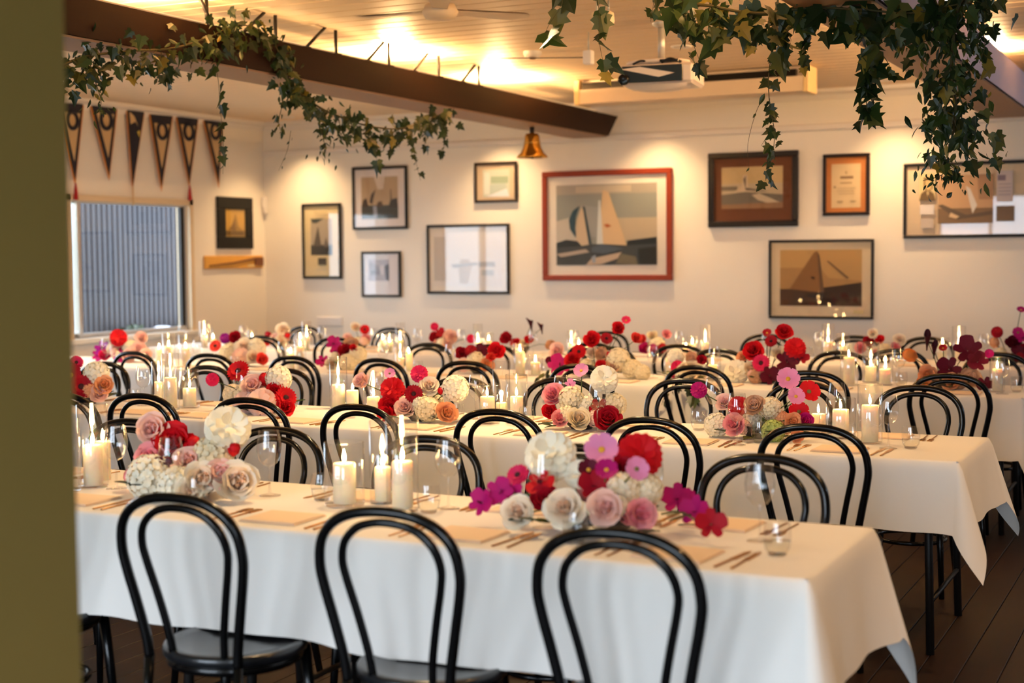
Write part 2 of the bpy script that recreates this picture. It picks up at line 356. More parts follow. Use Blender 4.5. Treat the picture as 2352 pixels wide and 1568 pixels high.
def strip(x, z, y0, y1, sx, e, label):  # unseen fill strips, added on the beams to brighten the ceiling
    t = thing('fill_light_strip', label, 'lamp', (x, (y0+y1)/2, z), 0, 'added fill strips on the beams')
    MB().box(-.02, .02, -(y1-y0)/2, (y1-y0)/2, 0, .016, M_ALU).build('channel', t)
    MB().box(-.012, .012, -(y1-y0)/2+.02, (y1-y0)/2-.02, .016, .019, emission('fill_strip_lens', (1.0, .66, .3), 2)).build('diffuser', t)
    light('fill_strip_lamp', 'AREA', (sx*.01, 0, .03), e, (1.0, .60, .25), (0, -sx*math.radians(112), 0), t, shape='RECTANGLE', size=.03, size_y=y1-y0-.1)
strip(-5.10, 2.845, 5.0, 12.0, 1, 7, 'added warm fill strip along the top of the brown beam, room side')
strip(-5.38, 2.845, 5.0, 12.0, -1, 6, 'added warm fill strip along the top of the brown beam, window side')
strip(-1.68, 2.90, 4.0, 12.0, -1, 55, 'added warm fill strip along the top of the lilac beam, left side')
# downlights near the back wall and in the field
def downlight(x, y, e, label, blend=1.0, ang=105, col=WARM):
    t = thing('downlight', label, 'lamp', (x, y, CEIL), 0, 'recessed ceiling downlights')
    MB().lathe([(.075, 0), (.072, -.008), (.055, -.008), (.05, .012)], 20, M_TRIM).build('trim_ring', t)
    MB().lathe([(.0, .004), (.052, .004)], 20, M_LAMP).build('lens', t)
    light('downlight_lamp', 'SPOT', (0, 0, -.02), e, col, (0, 0, 0), t, spot_size=math.radians(ang), spot_blend=blend, shadow_soft_size=.04)
for k, px in enumerate((715, 1165, 1520, 2060)):
    x = at_y(px, 320, WALLY).x; downlight(x, WALLY-.42, 80, 'lit ceiling downlight close to the back wall, %s from the left' % ORD[k])
p = at_z(1565, 106, CEIL); downlight(p.x, p.y, 90, 'lit ceiling downlight above the projector', ang=110)
k = 0
for (x, y) in ((-7.4, 8.6), (-7.4, 5.2), (-3.3, 6.6), (-2.6, 4.3), (.45, 6.0), (.45, 3.6)):  # last two are unseen, added to throw warm light on the cloth ends
    o = downlight(x, y, (150, 130, 170, 90, 100, 95)[k], ('lit ceiling downlight over the tables toward the side wall, far one', 'lit ceiling downlight over the tables toward the side wall, near one', 'lit ceiling downlight between the two beams, far one', 'lit ceiling downlight between the two beams, near one', 'added warm fill downlight right of the lilac beam, far one', 'added warm fill downlight right of the lilac beam, near one')[k], ang=120, col=(WARM if k < 4 else (1.0, .56, .20))); k += 1

# ------------------------------------------------------------------ ceiling gear
def projector():
    Y = 8.35; c = at_y(1508, 170, Y); t = thing('projector', 'white ceiling-mounted projector with dark front panel', 'projector', (c.x, c.y, c.z), math.radians(8))
    Wh = mat('projector_white', srgb(224, 208, 196), .45); w = .235
    MB().box(-w, w, -.02, .34, -.062, .062, Wh, bev=.018).build('body', t)
    MB().box(-w+.02, w-.065, -.03, -.018, -.05, .052, mat('projector_front', (.004, .008, .008), .2), bev=.004).build('front_panel', t)
    b = MB(); b.add([(-.22, -.033, .035), (-.10, -.033, .045), (.12, -.033, .0), (.02, -.033, -.022)], [(0, 1, 2, 3)], Wh); b.build('front_reflection', t)  # pale diagonal reflection on the dark front, drawn as a white quad
    b = MB().lathe([(.035, 0), (.035, .02), (.028, .025), (.0, .02)], 16, M_BLACK); b.xf(Matrix.Translation((-.2, -.03, -.03)) @ Matrix.Rotation(PI/2, 4, 'X')); b.build('lens', t)
    b = MB(); P = [(math.cos(a)*.19, .15, -.062-.035*math.sin(a)) for a in [PI*k/10 for k in range(11)]]; Q = [(x, -.015, z) for x, y, z in P]
    b.add(P+Q, [(i, i+1, 12+i, 11+i) for i in range(10)]+[tuple(range(10, -1, -1)), tuple(range(11, 22))], Wh, True); b.build('belly', t)
    MB().lathe([(.0, .098), (.20, .096), (.205, .085), (.2, .075), (.0, .072)], 20, Wh, (-.02, .14, 0), sy=.7).build('mount_plate', t)
    MB().tube([(0, .14, .09), (0, .14, CEIL-c.z)], .022, 12, M_ALU).build('mount_pole', t)
    MB().lathe([(.06, CEIL-c.z), (.06, CEIL-c.z-.012), (.024, CEIL-c.z-.03)], 14, M_ALU, (0, .14, 0)).build('ceiling_flange', t)
    b = MB(); b.tube(spline([(-.15, .0, .066), (-.10, .0, .085), (-.04, .02, .08), (0, .03, .09)]), .007, 6, M_BLACK); b.tube(spline([(.03, .0, .07), (.08, .0, .09), (.12, .0, .08), (.15, .02, .07)]), .009, 6, M_BLACK); b.box(.02, .14, -.01, .04, .07, .088, M_BLACK, bev=.004); b.build('cable_loop', t)
    return t
projector()
Y = 10.85; a = at_y(1600, 190, Y); a2 = at_y(1822, 185, Y)
t = thing('projection_screen_case', 'long white projection screen casing with black slot under the ceiling', 'screen case', (-4.75, Y, 2.80))
Lc = 1.87; cm = mat('screen_case_white', srgb(222, 198, 170), .5)
b = MB(); P = [(0, 0), (.0, .10), (.03, .10), (.03, .16), (.22, .2), (.22, 0)]
b.box(0, Lc, .0, .24, 0, .115, cm); b.box(0, Lc, .06, .24, .115, .195, cm); b.build('case_body', t)
MB().box(.02, Lc-.06, .005, .058, .117, .17, M_BLACK).build('roller_slot', t)
for q, (xa, xb) in enumerate(((-.045, 0), (Lc, Lc+.045))): MB().box(xa, xb, -.01, .24, -.01, .195, mat('case_end', srgb(226, 196, 140), .5), bev=.006).build('end_cap', t)
# smoke detector, cable, spots, junction box
p = at_z(1223, 118, CEIL); t = thing('smoke_detector', 'white round smoke detector on the ceiling near the beam', 'detector', (p.x, p.y, CEIL))
MB().lathe([(.065, 0), (.065, -.02), (.045, -.04), (.0, -.045)], 18, M_TRIM).build('detector_body', t); MB().lathe([(.03, -.043), (.02, -.055), (0, -.056)], 12, M_SOFFIT).build('sensor_dome', t)
pb = at_y(1352, 132, 8.6); pa = at_y(1120, 134, 8.9)
b = MB().box(-.03, .03, -.03, .03, -.045, .045, mat('plastic_white', srgb(232, 226, 226), .4), bev=.006); t = thing('junction_box', 'small white junction box beside the projector', 'junction box', (pb.x, pb.y, pb.z)); b.build('box_body', t)
MB().tube([(0, 0, .045), (0, 0, CEIL-pb.z)], .006, 6, M_ALU).build('drop_rod', t)
tag(MB().tube([pa, pb], .0035, 5, M_DARK).build('tension_cable'), 'thin straight cable strung under the ceiling to the white box', 'cable')
for k, px in enumerate((1371, 1398)):
    p = at_y(px, 42, 7.6); t = thing('ceiling_spot', 'small white spot lamp head at the top, %s of the pair' % ('left', 'right')[k], 'lamp', tuple(p), 0, 'pair of white spot heads')
    MB().lathe([(.012, .04), (.03, .03), (.034, -.02), (.02, -.045), (0, -.05)], 14, mat('spot_cream', srgb(236, 214, 178), .4)).build('spot_head', t); MB().tube([(0, 0, .03), (0, 0, CEIL-p.z)], .006, 6, M_ALU).build('spot_stem', t)
p = at_y(1010, -70, 6.8); t = thing('ceiling_fan', 'pale ceiling fan, one blade tip showing at the top edge', 'fan', (p.x, p.y, 2.88))
MB().lathe([(.0, -.05), (.08, -.045), (.1, -.01), (.08, .03), (.02, .04), (.02, .12)], 18, cm).build('fan_hub', t)
for k in range(3):
    b = MB(); b.add([(.09, -.04, 0), (.5, -.075, .01), (.58, 0, .012), (.5, .075, -.005), (.09, .04, -.01)], [(0, 1, 2, 3, 4)], cm); b.add([(.09, -.04, .008), (.5, -.075, .018), (.58, 0, .02), (.5, .075, .003), (.09, .04, -.002)], [(4, 3, 2, 1, 0)], cm)
    b.build('fan_blade', t, rot=(0, 0, math.radians(-62)+k*2*PI/3))
# bell
p = at_y(1222, 278, 11.9); bz = 2.65-.012; t = thing('ship_bell', 'brass ship bell hanging under the end of the brown beam', 'bell', (-5.235, at_x(1222, 290, -5.235).y, bz)); s = pxm((-5.235, t.location.y, 2.5))
u = lambda v: v/s
MB().lathe([(.0, -u(12)), (u(14), -u(14)), (u(17), -u(20)), (u(18), -u(32)), (u(21), -u(46)), (u(27), -u(58)), (u(36), -u(66)), (u(36), -u(69)), (u(30), -u(66)), (u(20), -u(50)), (u(16), -u(30)), (0, -u(22))], 24, M_BRASS).build('bell_body', t)
MB().tube([(0, 0, 0), (0, 0, -u(14))], u(5.5), 10, M_DARK).build('hanger', t)
b = MB().tube([(0, 0, -u(24)), (0, 0, -u(66))], u(2), 6, M_DARK); b.lathe([(0, -u(72)), (u(5), -u(68)), (u(5), -u(63)), (0, -u(59))], 10, M_DARK); b.build('clapper', t)
b = MB().lathe([(u(18.5), -u(33)), (u(19.5), -u(34)), (u(19), -u(36))], 24, M_BRASS); b.build('bead', t)

# ------------------------------------------------------------------ framed pictures
def picture(label, box, fw, fcol, mcol, pr, pcol, polys=(), extra=(), left=False, depthm=.035, name='framed_picture', tilt=0):
    x0, y0, x1, y1 = box
    if left:
        A = at_x(x0, (y0+y1)/2, LEFTX); B = at_x(x1, (y0+y1)/2, LEFTX); zt = at_x((x0+x1)/2, y0, LEFTX).z; zb = at_x((x0+x1)/2, y1, LEFTX).z; w = abs(B.y-A.y); org = (LEFTX, min(A.y, B.y), zb); rz = PI/2
    else:
        A = at_y(x0, (y0+y1)/2, WALLY); B = at_y(x1, (y0+y1)/2, WALLY); zt = at_y((x0+x1)/2, y0, WALLY).z; zb = at_y((x0+x1)/2, y1, WALLY).z; w = B.x-A.x; org = (A.x, WALLY, zb); rz = 0
    h = zt-zb
    t = thing(name, label, 'picture', org, rz, 'framed pictures on the walls'); t.rotation_euler = (0, tilt, rz)
    fm = mat('frame_%d_%d_%d' % fcol, tuple(c*(.45 if sum(fcol) < 160 else .9) for c in srgb(*fcol)), .45, spec=.3); d = depthm; f = fw*(w/(x1-x0))
    for (a, b_, c, e, nm) in ((0, w, h-f, h, 'rail'), (0, w, 0, f, 'rail'), (0, f, f, h-f, 'stile'), (w-f, w, f, h-f, 'stile')):
        MB().box(a, b_, -d, 0, c, e, fm, bev=min(.006, f*.3)).build('frame_'+nm, t)
    MB().box(f, w-f, -d*.45, -.002, f, h-f, flat(mcol, .8)).build('mat_board', t)
    def rect(u0, v0, u1, v1): return [(u0, v0), (u1, v0), (u1, v1), (u0, v1)]
    b = MB(); y = -d*.45-.001
    def poly(c, pts, lv): b.add([(f+q[0]*(w-2*f), y-.0006*lv, f+(1-q[1])*(h-2*f)) for q in pts], [tuple(range(len(pts)-1, -1, -1))] if True else [], flat(c, .7))
    if pr: poly(pcol, rect(*pr), 0)
    for i, (c, pts) in enumerate(polys):
        poly(c, [(pr[0]+q[0]*(pr[2]-pr[0]), pr[1]+q[1]*(pr[3]-pr[1])) for q in pts], i+1)
    for i, (c, pts) in enumerate(extra): poly(c, pts if len(pts) > 4 or isinstance(pts[0], tuple) else rect(*pts), 20+i)
    if b.v: b.build('print', t)
    MB().box(f, w-f, -d*.8, -d*.8+.002, f, h-f, M_PIC).build('glass', t)
    MB().box(w/2-.02, w/2+.02, -.004, .0, h*.8, h-.02, M_DARK).build('hanging_plate', t)
    return t
R4 = lambda a, b, c, d: [(a, b), (c, b), (c, d), (a, d)]
BLK = (34, 27, 22)
picture('narrow black frame with small yacht photo on a tall yellowed mat', (697, 467, 786, 640), 5, BLK, (226, 204, 158), (.18, .18, .80, .70), (176, 160, 138),
        [((60, 70, 70), [(0, 0), (.6, 0), (.3, .12), (.1, .12)]), ((58, 56, 52), R4(0, .72, 1, 1)), ((96, 86, 74), [(.12, .75), (.35, .2), (.5, .75)]), ((110, 100, 90), [(.6, .78), (.72, .5), (.85, .78)])],
        [((72, 66, 58), R4(.40, .74, .64, .84)), ((196, 172, 130), R4(.3, .08, .7, .10)), ((200, 178, 138), R4(.34, .115, .66, .13)), ((206, 190, 160), R4(.35, .9, .65, .92))])
picture('black frame with wide white mat and a dark sepia regatta photo', (812, 382, 938, 527), 5.5, BLK, (230, 216, 208), (.13, .13, .86, .86), (190, 162, 130),
        [((222, 204, 186), [(.35, 0), (.65, 0), (.6, .3), (.45, .3)]), ((74, 78, 76), R4(0, .68, 1, 1)), ((70, 56, 46), [(0, .72), (.05, .55), (.14, .5), (.2, .72)]), ((78, 66, 58), [(.22, .6), (.27, .42), (.4, .3), (.36, .42), (.3, .66)]), ((88, 70, 58), [(.4, .72), (.46, .6), (.56, .58), (.6, .72)]), ((66, 62, 60), [(.74, .75), (.8, .55), (.98, .52), (1, .75)]), ((150, 160, 178), [(.32, .7), (.42, .7), (.45, 1), (.34, 1)]), ((104, 92, 82), [(.8, .3), (.82, .3), (.84, .6), (.8, .6)])])
picture('small black frame with pale lilac print, lowest on the left', (833, 577, 923, 682), 5, (44, 38, 36), (226, 216, 214), (.13, .14, .72, .66), (176, 168, 178),
        [((150, 144, 156), [(.05, .1), (.5, .3), (.6, .7), (.1, .8)]), ((120, 116, 128), [(.1, .55), (.35, .5), (.4, .62), (.12, .66)]), ((86, 84, 92), [(.8, .3), (1, .2), (1, 1), (.86, .95)]), ((206, 196, 200), [(.6, .3), (.75, .25), (.75, .7), (.62, .72)])])
picture('landscape black frame with faded ship drawing and bright reflections', (983, 515, 1172, 675), 5.5, (50, 38, 26), (226, 212, 194), (.06, .08, .94, .92), (220, 208, 196),
        [((196, 184, 172), R4(.0, .08, .18, .9)), ((190, 170, 148), [(.36, .62), (.4, .5), (.52, .5), (.56, .62), (.5, .95), (.38, .95)]), ((176, 170, 166), R4(.66, .55, .9, .64)), ((160, 150, 140), [(.25, .6), (.62, .56), (.66, .6), (.3, .66)]), ((186, 182, 176), R4(.7, .7, .88, .8))])
picture('small dark frame with tan mat behind the bell', (1092, 372, 1190, 465), 5.5, (58, 40, 28), (196, 172, 146), (.16, .14, .86, .92), (186, 190, 178),
        [((146, 160, 140), R4(.3, .25, .95, .5)), ((206, 206, 200), R4(.05, .1, .25, .9)), ((170, 180, 176), [(.25, .55), (.85, .5), (.95, .9), (.25, .9)]), ((210, 212, 222), [(.1, .98), (.9, .7), (1, 1)])])
picture('largest picture, red mahogany frame, two racing yachts with blue spinnaker', (1249, 390, 1546, 644), 12, (142, 52, 22), (232, 220, 206), (.075, .085, .92, .90), (150, 150, 142),
        [((172, 160, 146), R4(0, 0, 1, .12)), ((196, 180, 158), R4(.2, .02, .75, .1)), ((190, 172, 146), R4(.5, .42, 1, .7)), ((160, 158, 152), [(.25, .25), (.5, .3), (.48, .65), (.28, .66)]), ((196, 186, 172), [(0, .45), (.15, .4), (.3, .7), (0, .72)]),
         ((66, 70, 70), R4(0, .74, 1, 1)), ((38, 44, 46), [(0, .72), (.1, .68), (.22, .7), (.26, .76), (0, .78)]), ((34, 38, 40), [(.72, .70), (1, .66), (1, .74), (.7, .76)]),
         ((44, 74, 86), [(.21, .68), (.14, .55), (.13, .43), (.17, .32), (.24, .26), (.2, .4), (.195, .55)]), ((206, 182, 152), [(.2, .68), (.205, .45), (.26, .27), (.31, .45), (.35, .74), (.26, .76)]), ((58, 76, 82), [(.27, .27), (.29, .27), (.36, .74), (.33, .74)]),
         ((214, 182, 142), [(.47, .74), (.45, .4), (.47, .07), (.53, .1), (.57, .25), (.71, .76)]), ((210, 212, 208), [(.41, .74), (.43, .2), (.45, .2), (.475, .74)]), ((184, 96, 44), [(.48, .5), (.52, .49), (.56, .52), (.51, .54)]),
         ((82, 92, 102), [(.36, .78), (.47, .74), (.68, .8), (.5, .86), (.36, .84)]), ((176, 160, 146), [(0, .86), (.3, .8), (.34, .84), (.05, .9)]), ((196, 172, 148), [(.36, .92), (.66, .84), (.62, .92), (.46, .99), (.3, 1)]), ((120, 110, 88), [(.6, .98), (.66, .86), (.8, .9), (.82, 1)]), ((150, 160, 176), [(.36, .9), (.4, .87), (.4, .97), (.37, .97)]), ((40, 38, 32), [(.82, .8), (1, .78), (1, 1), (.84, 1)])], depthm=.045)
picture('thick black frame with brown mat and sepia yacht under way', (1629, 349, 1835, 521), 13, (28, 20, 14), (112, 68, 44), (.10, .14, .88, .80), (206, 178, 130),
        [((198, 178, 146), R4(0, .4, 1, .7)), ((128, 116, 98), R4(0, .46, .26, .56)), ((122, 112, 98), [(.0, .66), (.4, .6), (1, .68), (1, 1), (0, 1)]), ((214, 190, 158), [(.2, .6), (.34, .45), (.36, .2), (.42, .18), (.44, .5), (.5, .6)]), ((110, 98, 88), [(.36, .3), (.4, .2), (.4, .5), (.8, .6), (.4, .56)]), ((208, 188, 158), [(.5, .68), (.62, .64), (.95, .86), (.85, .92), (.6, .8)]), ((156, 120, 88), [(0, .9), (1, .86), (1, 1), (0, 1)])], depthm=.045)
picture('small dark frame with orange mat round a cream certificate', (1891, 353, 1999, 495), 8, (44, 22, 14), (196, 122, 66), (.13, .12, .86, .92), (218, 192, 152),
        [((150, 120, 92), R4(.3, .28, .75, .34)), ((170, 140, 108), R4(.3, .42, .7, .45)), ((180, 152, 120), [(.5, .15), (.55, .2), (.52, .25), (.46, .2)]), ((188, 162, 128), R4(.2, .55, .85, .565)), ((188, 162, 128), R4(.2, .61, .8, .625)), ((188, 162, 128), R4(.25, .67, .8, .685)), ((160, 130, 100), R4(.08, .5, .16, .55)), ((176, 150, 116), R4(.2, .84, .4, .88)), ((176, 150, 116), R4(.65, .84, .85, .87))])
picture('black frame with cream mat and sepia racing yacht, lowest right picture', (1767, 550, 2008, 732), 6, (40, 28, 18), (226, 204, 168), (.09, .10, .91, .86), (200, 158, 98),
        [((178, 136, 84), R4(0, .32, 1, .7)), ((196, 154, 96), [(.3, .0), (1, 0), (1, .55), (.6, .5)]), ((80, 54, 34), R4(0, .70, 1, 1)), ((64, 44, 30), [(.5, .68), (1, .58), (1, 1), (.5, 1)]), ((146, 102, 58), [(.12, .7), (.42, .05), (.46, .02), (.5, .2), (.5, .76)]), ((110, 82, 56), [(.46, .03), (.49, .1), (.55, .76), (.5, .78)]), ((124, 96, 66), [(.57, .2), (.6, .2), (.85, .5), (.82, .52)]), ((60, 36, 22), [(.4, .47), (.44, .5), (.42, .53), (.38, .5)]), ((58, 40, 28), [(.3, .8), (.6, .74), (.64, .8), (.4, .86)])],
        [((196, 176, 128), R4(.83, .91, .93, .96))])
picture('long black frame with portrait, yacht photo and newspaper cuttings, right edge', (2076, 369, 2500, 545), 8, (30, 22, 18), (224, 202, 174), None, (0, 0, 0), (),
        [((206, 184, 140), R4(.075, .10, .17, .50)), ((120, 100, 66), [(.10, .16), (.15, .16), (.155, .32), (.125, .38), (.1, .3)]), ((196, 168, 120), [(.11, .2), (.145, .2), (.148, .32), (.125, .36), (.11, .3)]), ((104, 84, 60), [(.075, .5), (.085, .4), (.115, .34), (.125, .44), (.135, .35), (.16, .4), (.17, .5)]),
         ((212, 204, 204), R4(.08, .56, .165, .7)), ((186, 174, 166), R4(.085, .76, .16, .9)),
         ((186, 152, 120), R4(.185, .14, .50, .84)), ((122, 100, 80), R4(.185, .62, .50, .84)), ((160, 128, 102), [(.41, .14), (.50, .14), (.50, .5), (.42, .5)]), ((206, 202, 198), [(.345, .3), (.37, .34), (.41, .58), (.385, .7)]), ((96, 84, 74), [(.185, .58), (.21, .56), (.35, .72), (.5, .66), (.5, .72), (.3, .78)]), ((204, 178, 146), [(.26, .68), (.31, .74), (.29, .77), (.25, .74)]),
         ((196, 184, 184), R4(.52, .10, .61, .54)), ((128, 118, 132), R4(.525, .16, .57, .24)), ((168, 158, 164), R4(.53, .28, .60, .30)), ((168, 158, 164), R4(.53, .33, .60, .35)), ((168, 158, 164), R4(.53, .38, .60, .40)), ((168, 158, 164), R4(.53, .43, .60, .45)),
         ((116, 98, 84), R4(.52, .6, .62, .82)), ((190, 172, 148), R4(.7, .15, .93, .8))])
picture('thick black frame with golden ship print on the side wall', (496, 453, 576, 571), 17, (26, 21, 16), (176, 140, 74), (.04, .04, .96, .96), (190, 148, 70),
        [((150, 116, 56), [(.1, .75), (.35, .6), (.5, .15), (.56, .15), (.7, .65), (.9, .78)]), ((120, 88, 42), [(.2, .78), (.5, .3), (.55, .8)]), ((110, 84, 42), R4(0, .8, 1, 1))], left=True)
# wooden plaque with a half oar under it
A = at_x(467, 602, LEFTX); B = at_x(600, 602, LEFTX); zt = at_x(530, 587, LEFTX).z; zb = at_x(530, 617, LEFTX).z
t = thing('wall_plaque', 'honey-coloured wooden plaque with a thin oar, below the small black frame', 'plaque', (LEFTX, A.y, zb), PI/2); w = B.y-A.y; h = zt-zb
MB().box(0, w, -.025, 0, 0, h, mat('honey_wood', srgb(214, 156, 66), .5, noise=.1, nscale=8), bev=.006).build('board', t)
b = MB().tube([(w*.06, -.035, h*.25), (w*.5, -.035, h*.48), (w*.86, -.035, h*.78)], [.006, .008, .012], 8, mat('oar_wood', srgb(110, 62, 28), .5)); b.box(w*.84, w*.985, -.045, -.025, h*.2, h*.86, mat('oar_wood', (0, 0, 0)), bev=.004); b.build('oar', t)
MB().box(w*.72, w*.85, -.028, -.025, h*.15, h*.3, flat((224, 196, 140))).build('name_plate', t)
p = at_x(603, 465, LEFTX); t = thing('motion_sensor', 'small white motion sensor beside the wall corner', 'sensor', (LEFTX, p.y, p.z))
MB().box(0, .05, -.03, .03, -.07, .06, M_TRIM, bev=.01).build('sensor_body', t); MB().lathe([(0, -.13), (.02, -.125), (.025, -.1), (.02, -.07)], 10, M_TRIM, (.03, 0, 0)).build('sensor_lens', t)
p = at_y(758, 738, WALLY); t = thing('wall_vent', 'pale rectangular vent plate low on the back wall', 'vent', (p.x, WALLY, p.z))
MB().box(-.16, .16, -.012, 0, -.05, .05, M_TRIM, bev=.004).build('vent_frame', t)
for k in range(4): MB().box(-.14, .14, -.018, -.011, -.036+.02*k, -.026+.02*k, M_TRIM).build('slat', t)

# ------------------------------------------------------------------ pennants
NAVY = mat('pennant_navy', srgb(30, 28, 40), .8); CREAM = mat('pennant_cream', srgb(206, 170, 122), .8); ORA = mat('pennant_gold', srgb(206, 128, 44), .8); REDT = mat('tassel_red', srgb(170, 24, 26), .8)
PEN = [((128, 237), (192, 237), (172, 428), 1), ((205, 240), (270, 240), (250, 415), 0), ((288, 243), (332, 254), (303, 440), 2), ((341, 262), (397, 267), (370, 440), 0), ((402, 268), (456, 270), (434, 432), 1), ((463, 268), (513, 267), (502, 432), 0)]
px_ = LEFTX+.03; tops = []
for k, (a, b_, c, kind) in enumerate(PEN):
    A, B, C = at_x(*a, px_), at_x(*b_, px_), at_x(*c, px_); tops += [A, B]
    look = ('navy pennant with gold edges and ring emblem', 'navy ring-emblem pennant ending in a red tassel', 'solid dark pennant with a pale crest, no ring')[kind]
    t = thing('pennant', '%s, %s from the left on the string' % (look, ORD[k]), 'pennant', tuple((A+B)/2), PI/2, 'pennants over the window')
    O = (A+B)/2; W2 = (B-A).length/2; tip = Vector(((C-O).y, 0, (C-O).z))
    sl = (B.z-A.z)/2
    def tri(sc, top, y, m, nm, bott=1.0, par=t):
        a3 = (-W2*sc, y, -sl*sc-top); b3 = (W2*sc, y, sl*sc-top); f = bott; b = MB()
        c3 = (tip.x*f, y, tip.z*f); n3 = [(q[0], q[1]+.004, q[2]) for q in (a3, b3, c3)]
        b.add([a3, b3, c3]+n3, [(0, 2, 1), (3, 4, 5), (0, 1, 4, 3), (1, 2, 5, 4), (2, 0, 3, 5)], m); return b.build(nm, par)
    tri(1.0, 0, -.006, ORA, 'gold_trim'); tri(.90, 0, -.011, NAVY, 'navy_field', .93)
    if kind != 2:
        h = -tip.z; s0 = .60
        b = MB(); y = -.013; zt2 = -.085*h; off = .17*h
        b.add([(-W2*.62+tip.x*.1, y, zt2-.02), (W2*.62+tip.x*.1, y, zt2-.02), (tip.x*.72, y, -h*.70)], [(0, 2, 1)], CREAM); b.build('cream_panel', t)
        ring = [(tip.x*.22+math.cos(q)*W2*.36, -.016, -h*.205+math.sin(q)*W2*.42) for q in [2*PI*i/18 for i in range(18)]]
        MB().tube(ring, W2*.11, 6, NAVY, closed=True).build('ring_emblem', t)
    else:
        h = -tip.z; b = MB(); y = -.013
        b.add([(-W2*.7, y, -.05*h), (-W2*.2, y, -.10*h), (W2*.2, y, -.22*h), (-W2*.1, y, -.16*h), (-W2*.6, y, -.2*h)], [(4, 3, 2, 1, 0)], CREAM); b.add([(W2*.05, y, -.28*h), (W2*.35, y, -.26*h), (W2*.3, y, -.35*h)], [(2, 1, 0)], mat('crest_yellow', srgb(222, 190, 90), .8)); b.build('crest', t)
    if kind == 1: MB().lathe([(.006, tip.z+.03), (.014, tip.z-.02), (.022, tip.z-.12), (.0, tip.z-.12)], 10, REDT, (tip.x, -.01, 0)).build('tassel', t)
    if kind == 2: MB().tube([(tip.x, -.01, tip.z+.05), (tip.x+.005, -.01, tip.z-.13)], .008, 6, CREAM).build('tail_cord', t)
A0 = at_x(100, 225, px_)
tag(MB().tube([A0]+[q+Vector((-.006, 0, .004)) for q in tops]+[at_x(530, 258, px_)], .004, 5, flat((120, 92, 58))).build('pennant_string'), 'thin string holding the row of pennants over the window', 'string')

# ------------------------------------------------------------------ tables and cloths
TOPZ = .765
ROWS = [dict(x0=-4.55, x1=-.87, y0=3.35, y1=4.09, drop=.31), dict(x0=-6.4, x1=-.86, y0=5.50, y1=6.30, drop=.27),
        dict(x0=-8.6, x1=-.93, y0=8.05, y1=8.83, drop=.33), dict(x0=-8.6, x1=-1.10, y0=9.95, y1=10.72, drop=.33)]
def cloth(row, R):
    rnd = random.Random(100+row); x0, x1, y0, y1 = R['x0'], R['x1'], R['y0'], R['y1']; r = .012
    per = []        # (x, y, nx, ny, corner_a)
    def edge(ax, ay, bx, by, nx, ny):
        L = math.hypot(bx-ax, by-ay); n = max(4, int(L/.035))
        for i in range(n): t = i/n; per.append((ax+(bx-ax)*t, ay+(by-ay)*t, nx, ny, 0, min(t*L, (1-t)*L)))
    def corner(cx, cy, a0):
        for i in range(18):
            t = i/18; a = a0+t*PI/2; per.append((cx+math.cos(a)*r, cy+math.sin(a)*r, math.cos(a), math.sin(a), max(1e-4, 1-abs(2*t-1)), 0))
    edge(x0+r, y0, x1-r, y0, 0, -1); corner(x1-r, y0+r, -PI/2); edge(x1, y0+r, x1, y1-r, 1, 0); corner(x1-r, y1-r, 0)
    edge(x1-r, y1, x0+r, y1, 0, 1); corner(x0+r, y1-r, PI/2); edge(x0, y1-r, x0, y0+r, -1, 0); corner(x0+r, y0+r, PI)
    N = len(per); LV = 12; P = []; F = []; d = R['drop']; ph = [rnd.random()*6 for _ in range(6)]
    for lv in range(-2, LV+1):
        s = 0
        for i, (x, y, nx, ny, ca, dist) in enumerate(per):
            s = i*.035
            wob = (math.sin(s*5.1+ph[0])+.7*math.sin(s*9.7+ph[1])+.5*math.sin(s*17+ph[2]))
            if lv <= 0:
                k = (-.02, -.006, 0)[lv+2]; P.append((x+nx*k, y+ny*k, TOPZ-(0, .001, .008)[lv+2])); continue
            t = lv/LV
            near = max(0, 1-dist/.22) if ca == 0 else 1
            fold = .10*near*near*math.sin(dist*30+1.2) if ca == 0 else 0
            out = .006+.035*t+.010*t*wob*(1-.3*near)+.075*t*ca+.012*t*fold*6+(.03*near*t if ca == 0 else .03*t)
            dr = d*(1+.62*ca**1.2)+.004*wob*(ca == 0)
            z = TOPZ-.008-(dr-.008)*t
            P.append((x+nx*out, y+ny*out, z))
    n = N
    for lv in range(LV+2):
        for i in range(n): F.append((lv*n+i, lv*n+(i+1) % n, (lv+1)*n+(i+1) % n, (lv+1)*n+i))
    b = MB().add(P, F, M_CLOTH, True); b.add([(x0+.02, y0+.02, TOPZ), (x1-.02, y0+.02, TOPZ), (x1-.02, y1-.02, TOPZ), (x0+.02, y1-.02, TOPZ)], [(0, 1, 2, 3)], M_CLOTH)
    o = b.build('tablecloth'); return o
CL = ['white tablecloth over the front table, warm-lit end drop', 'white tablecloth on the second table with pointed corner drop', 'white tablecloth over the long third table', 'white tablecloth over the back table by the wall']
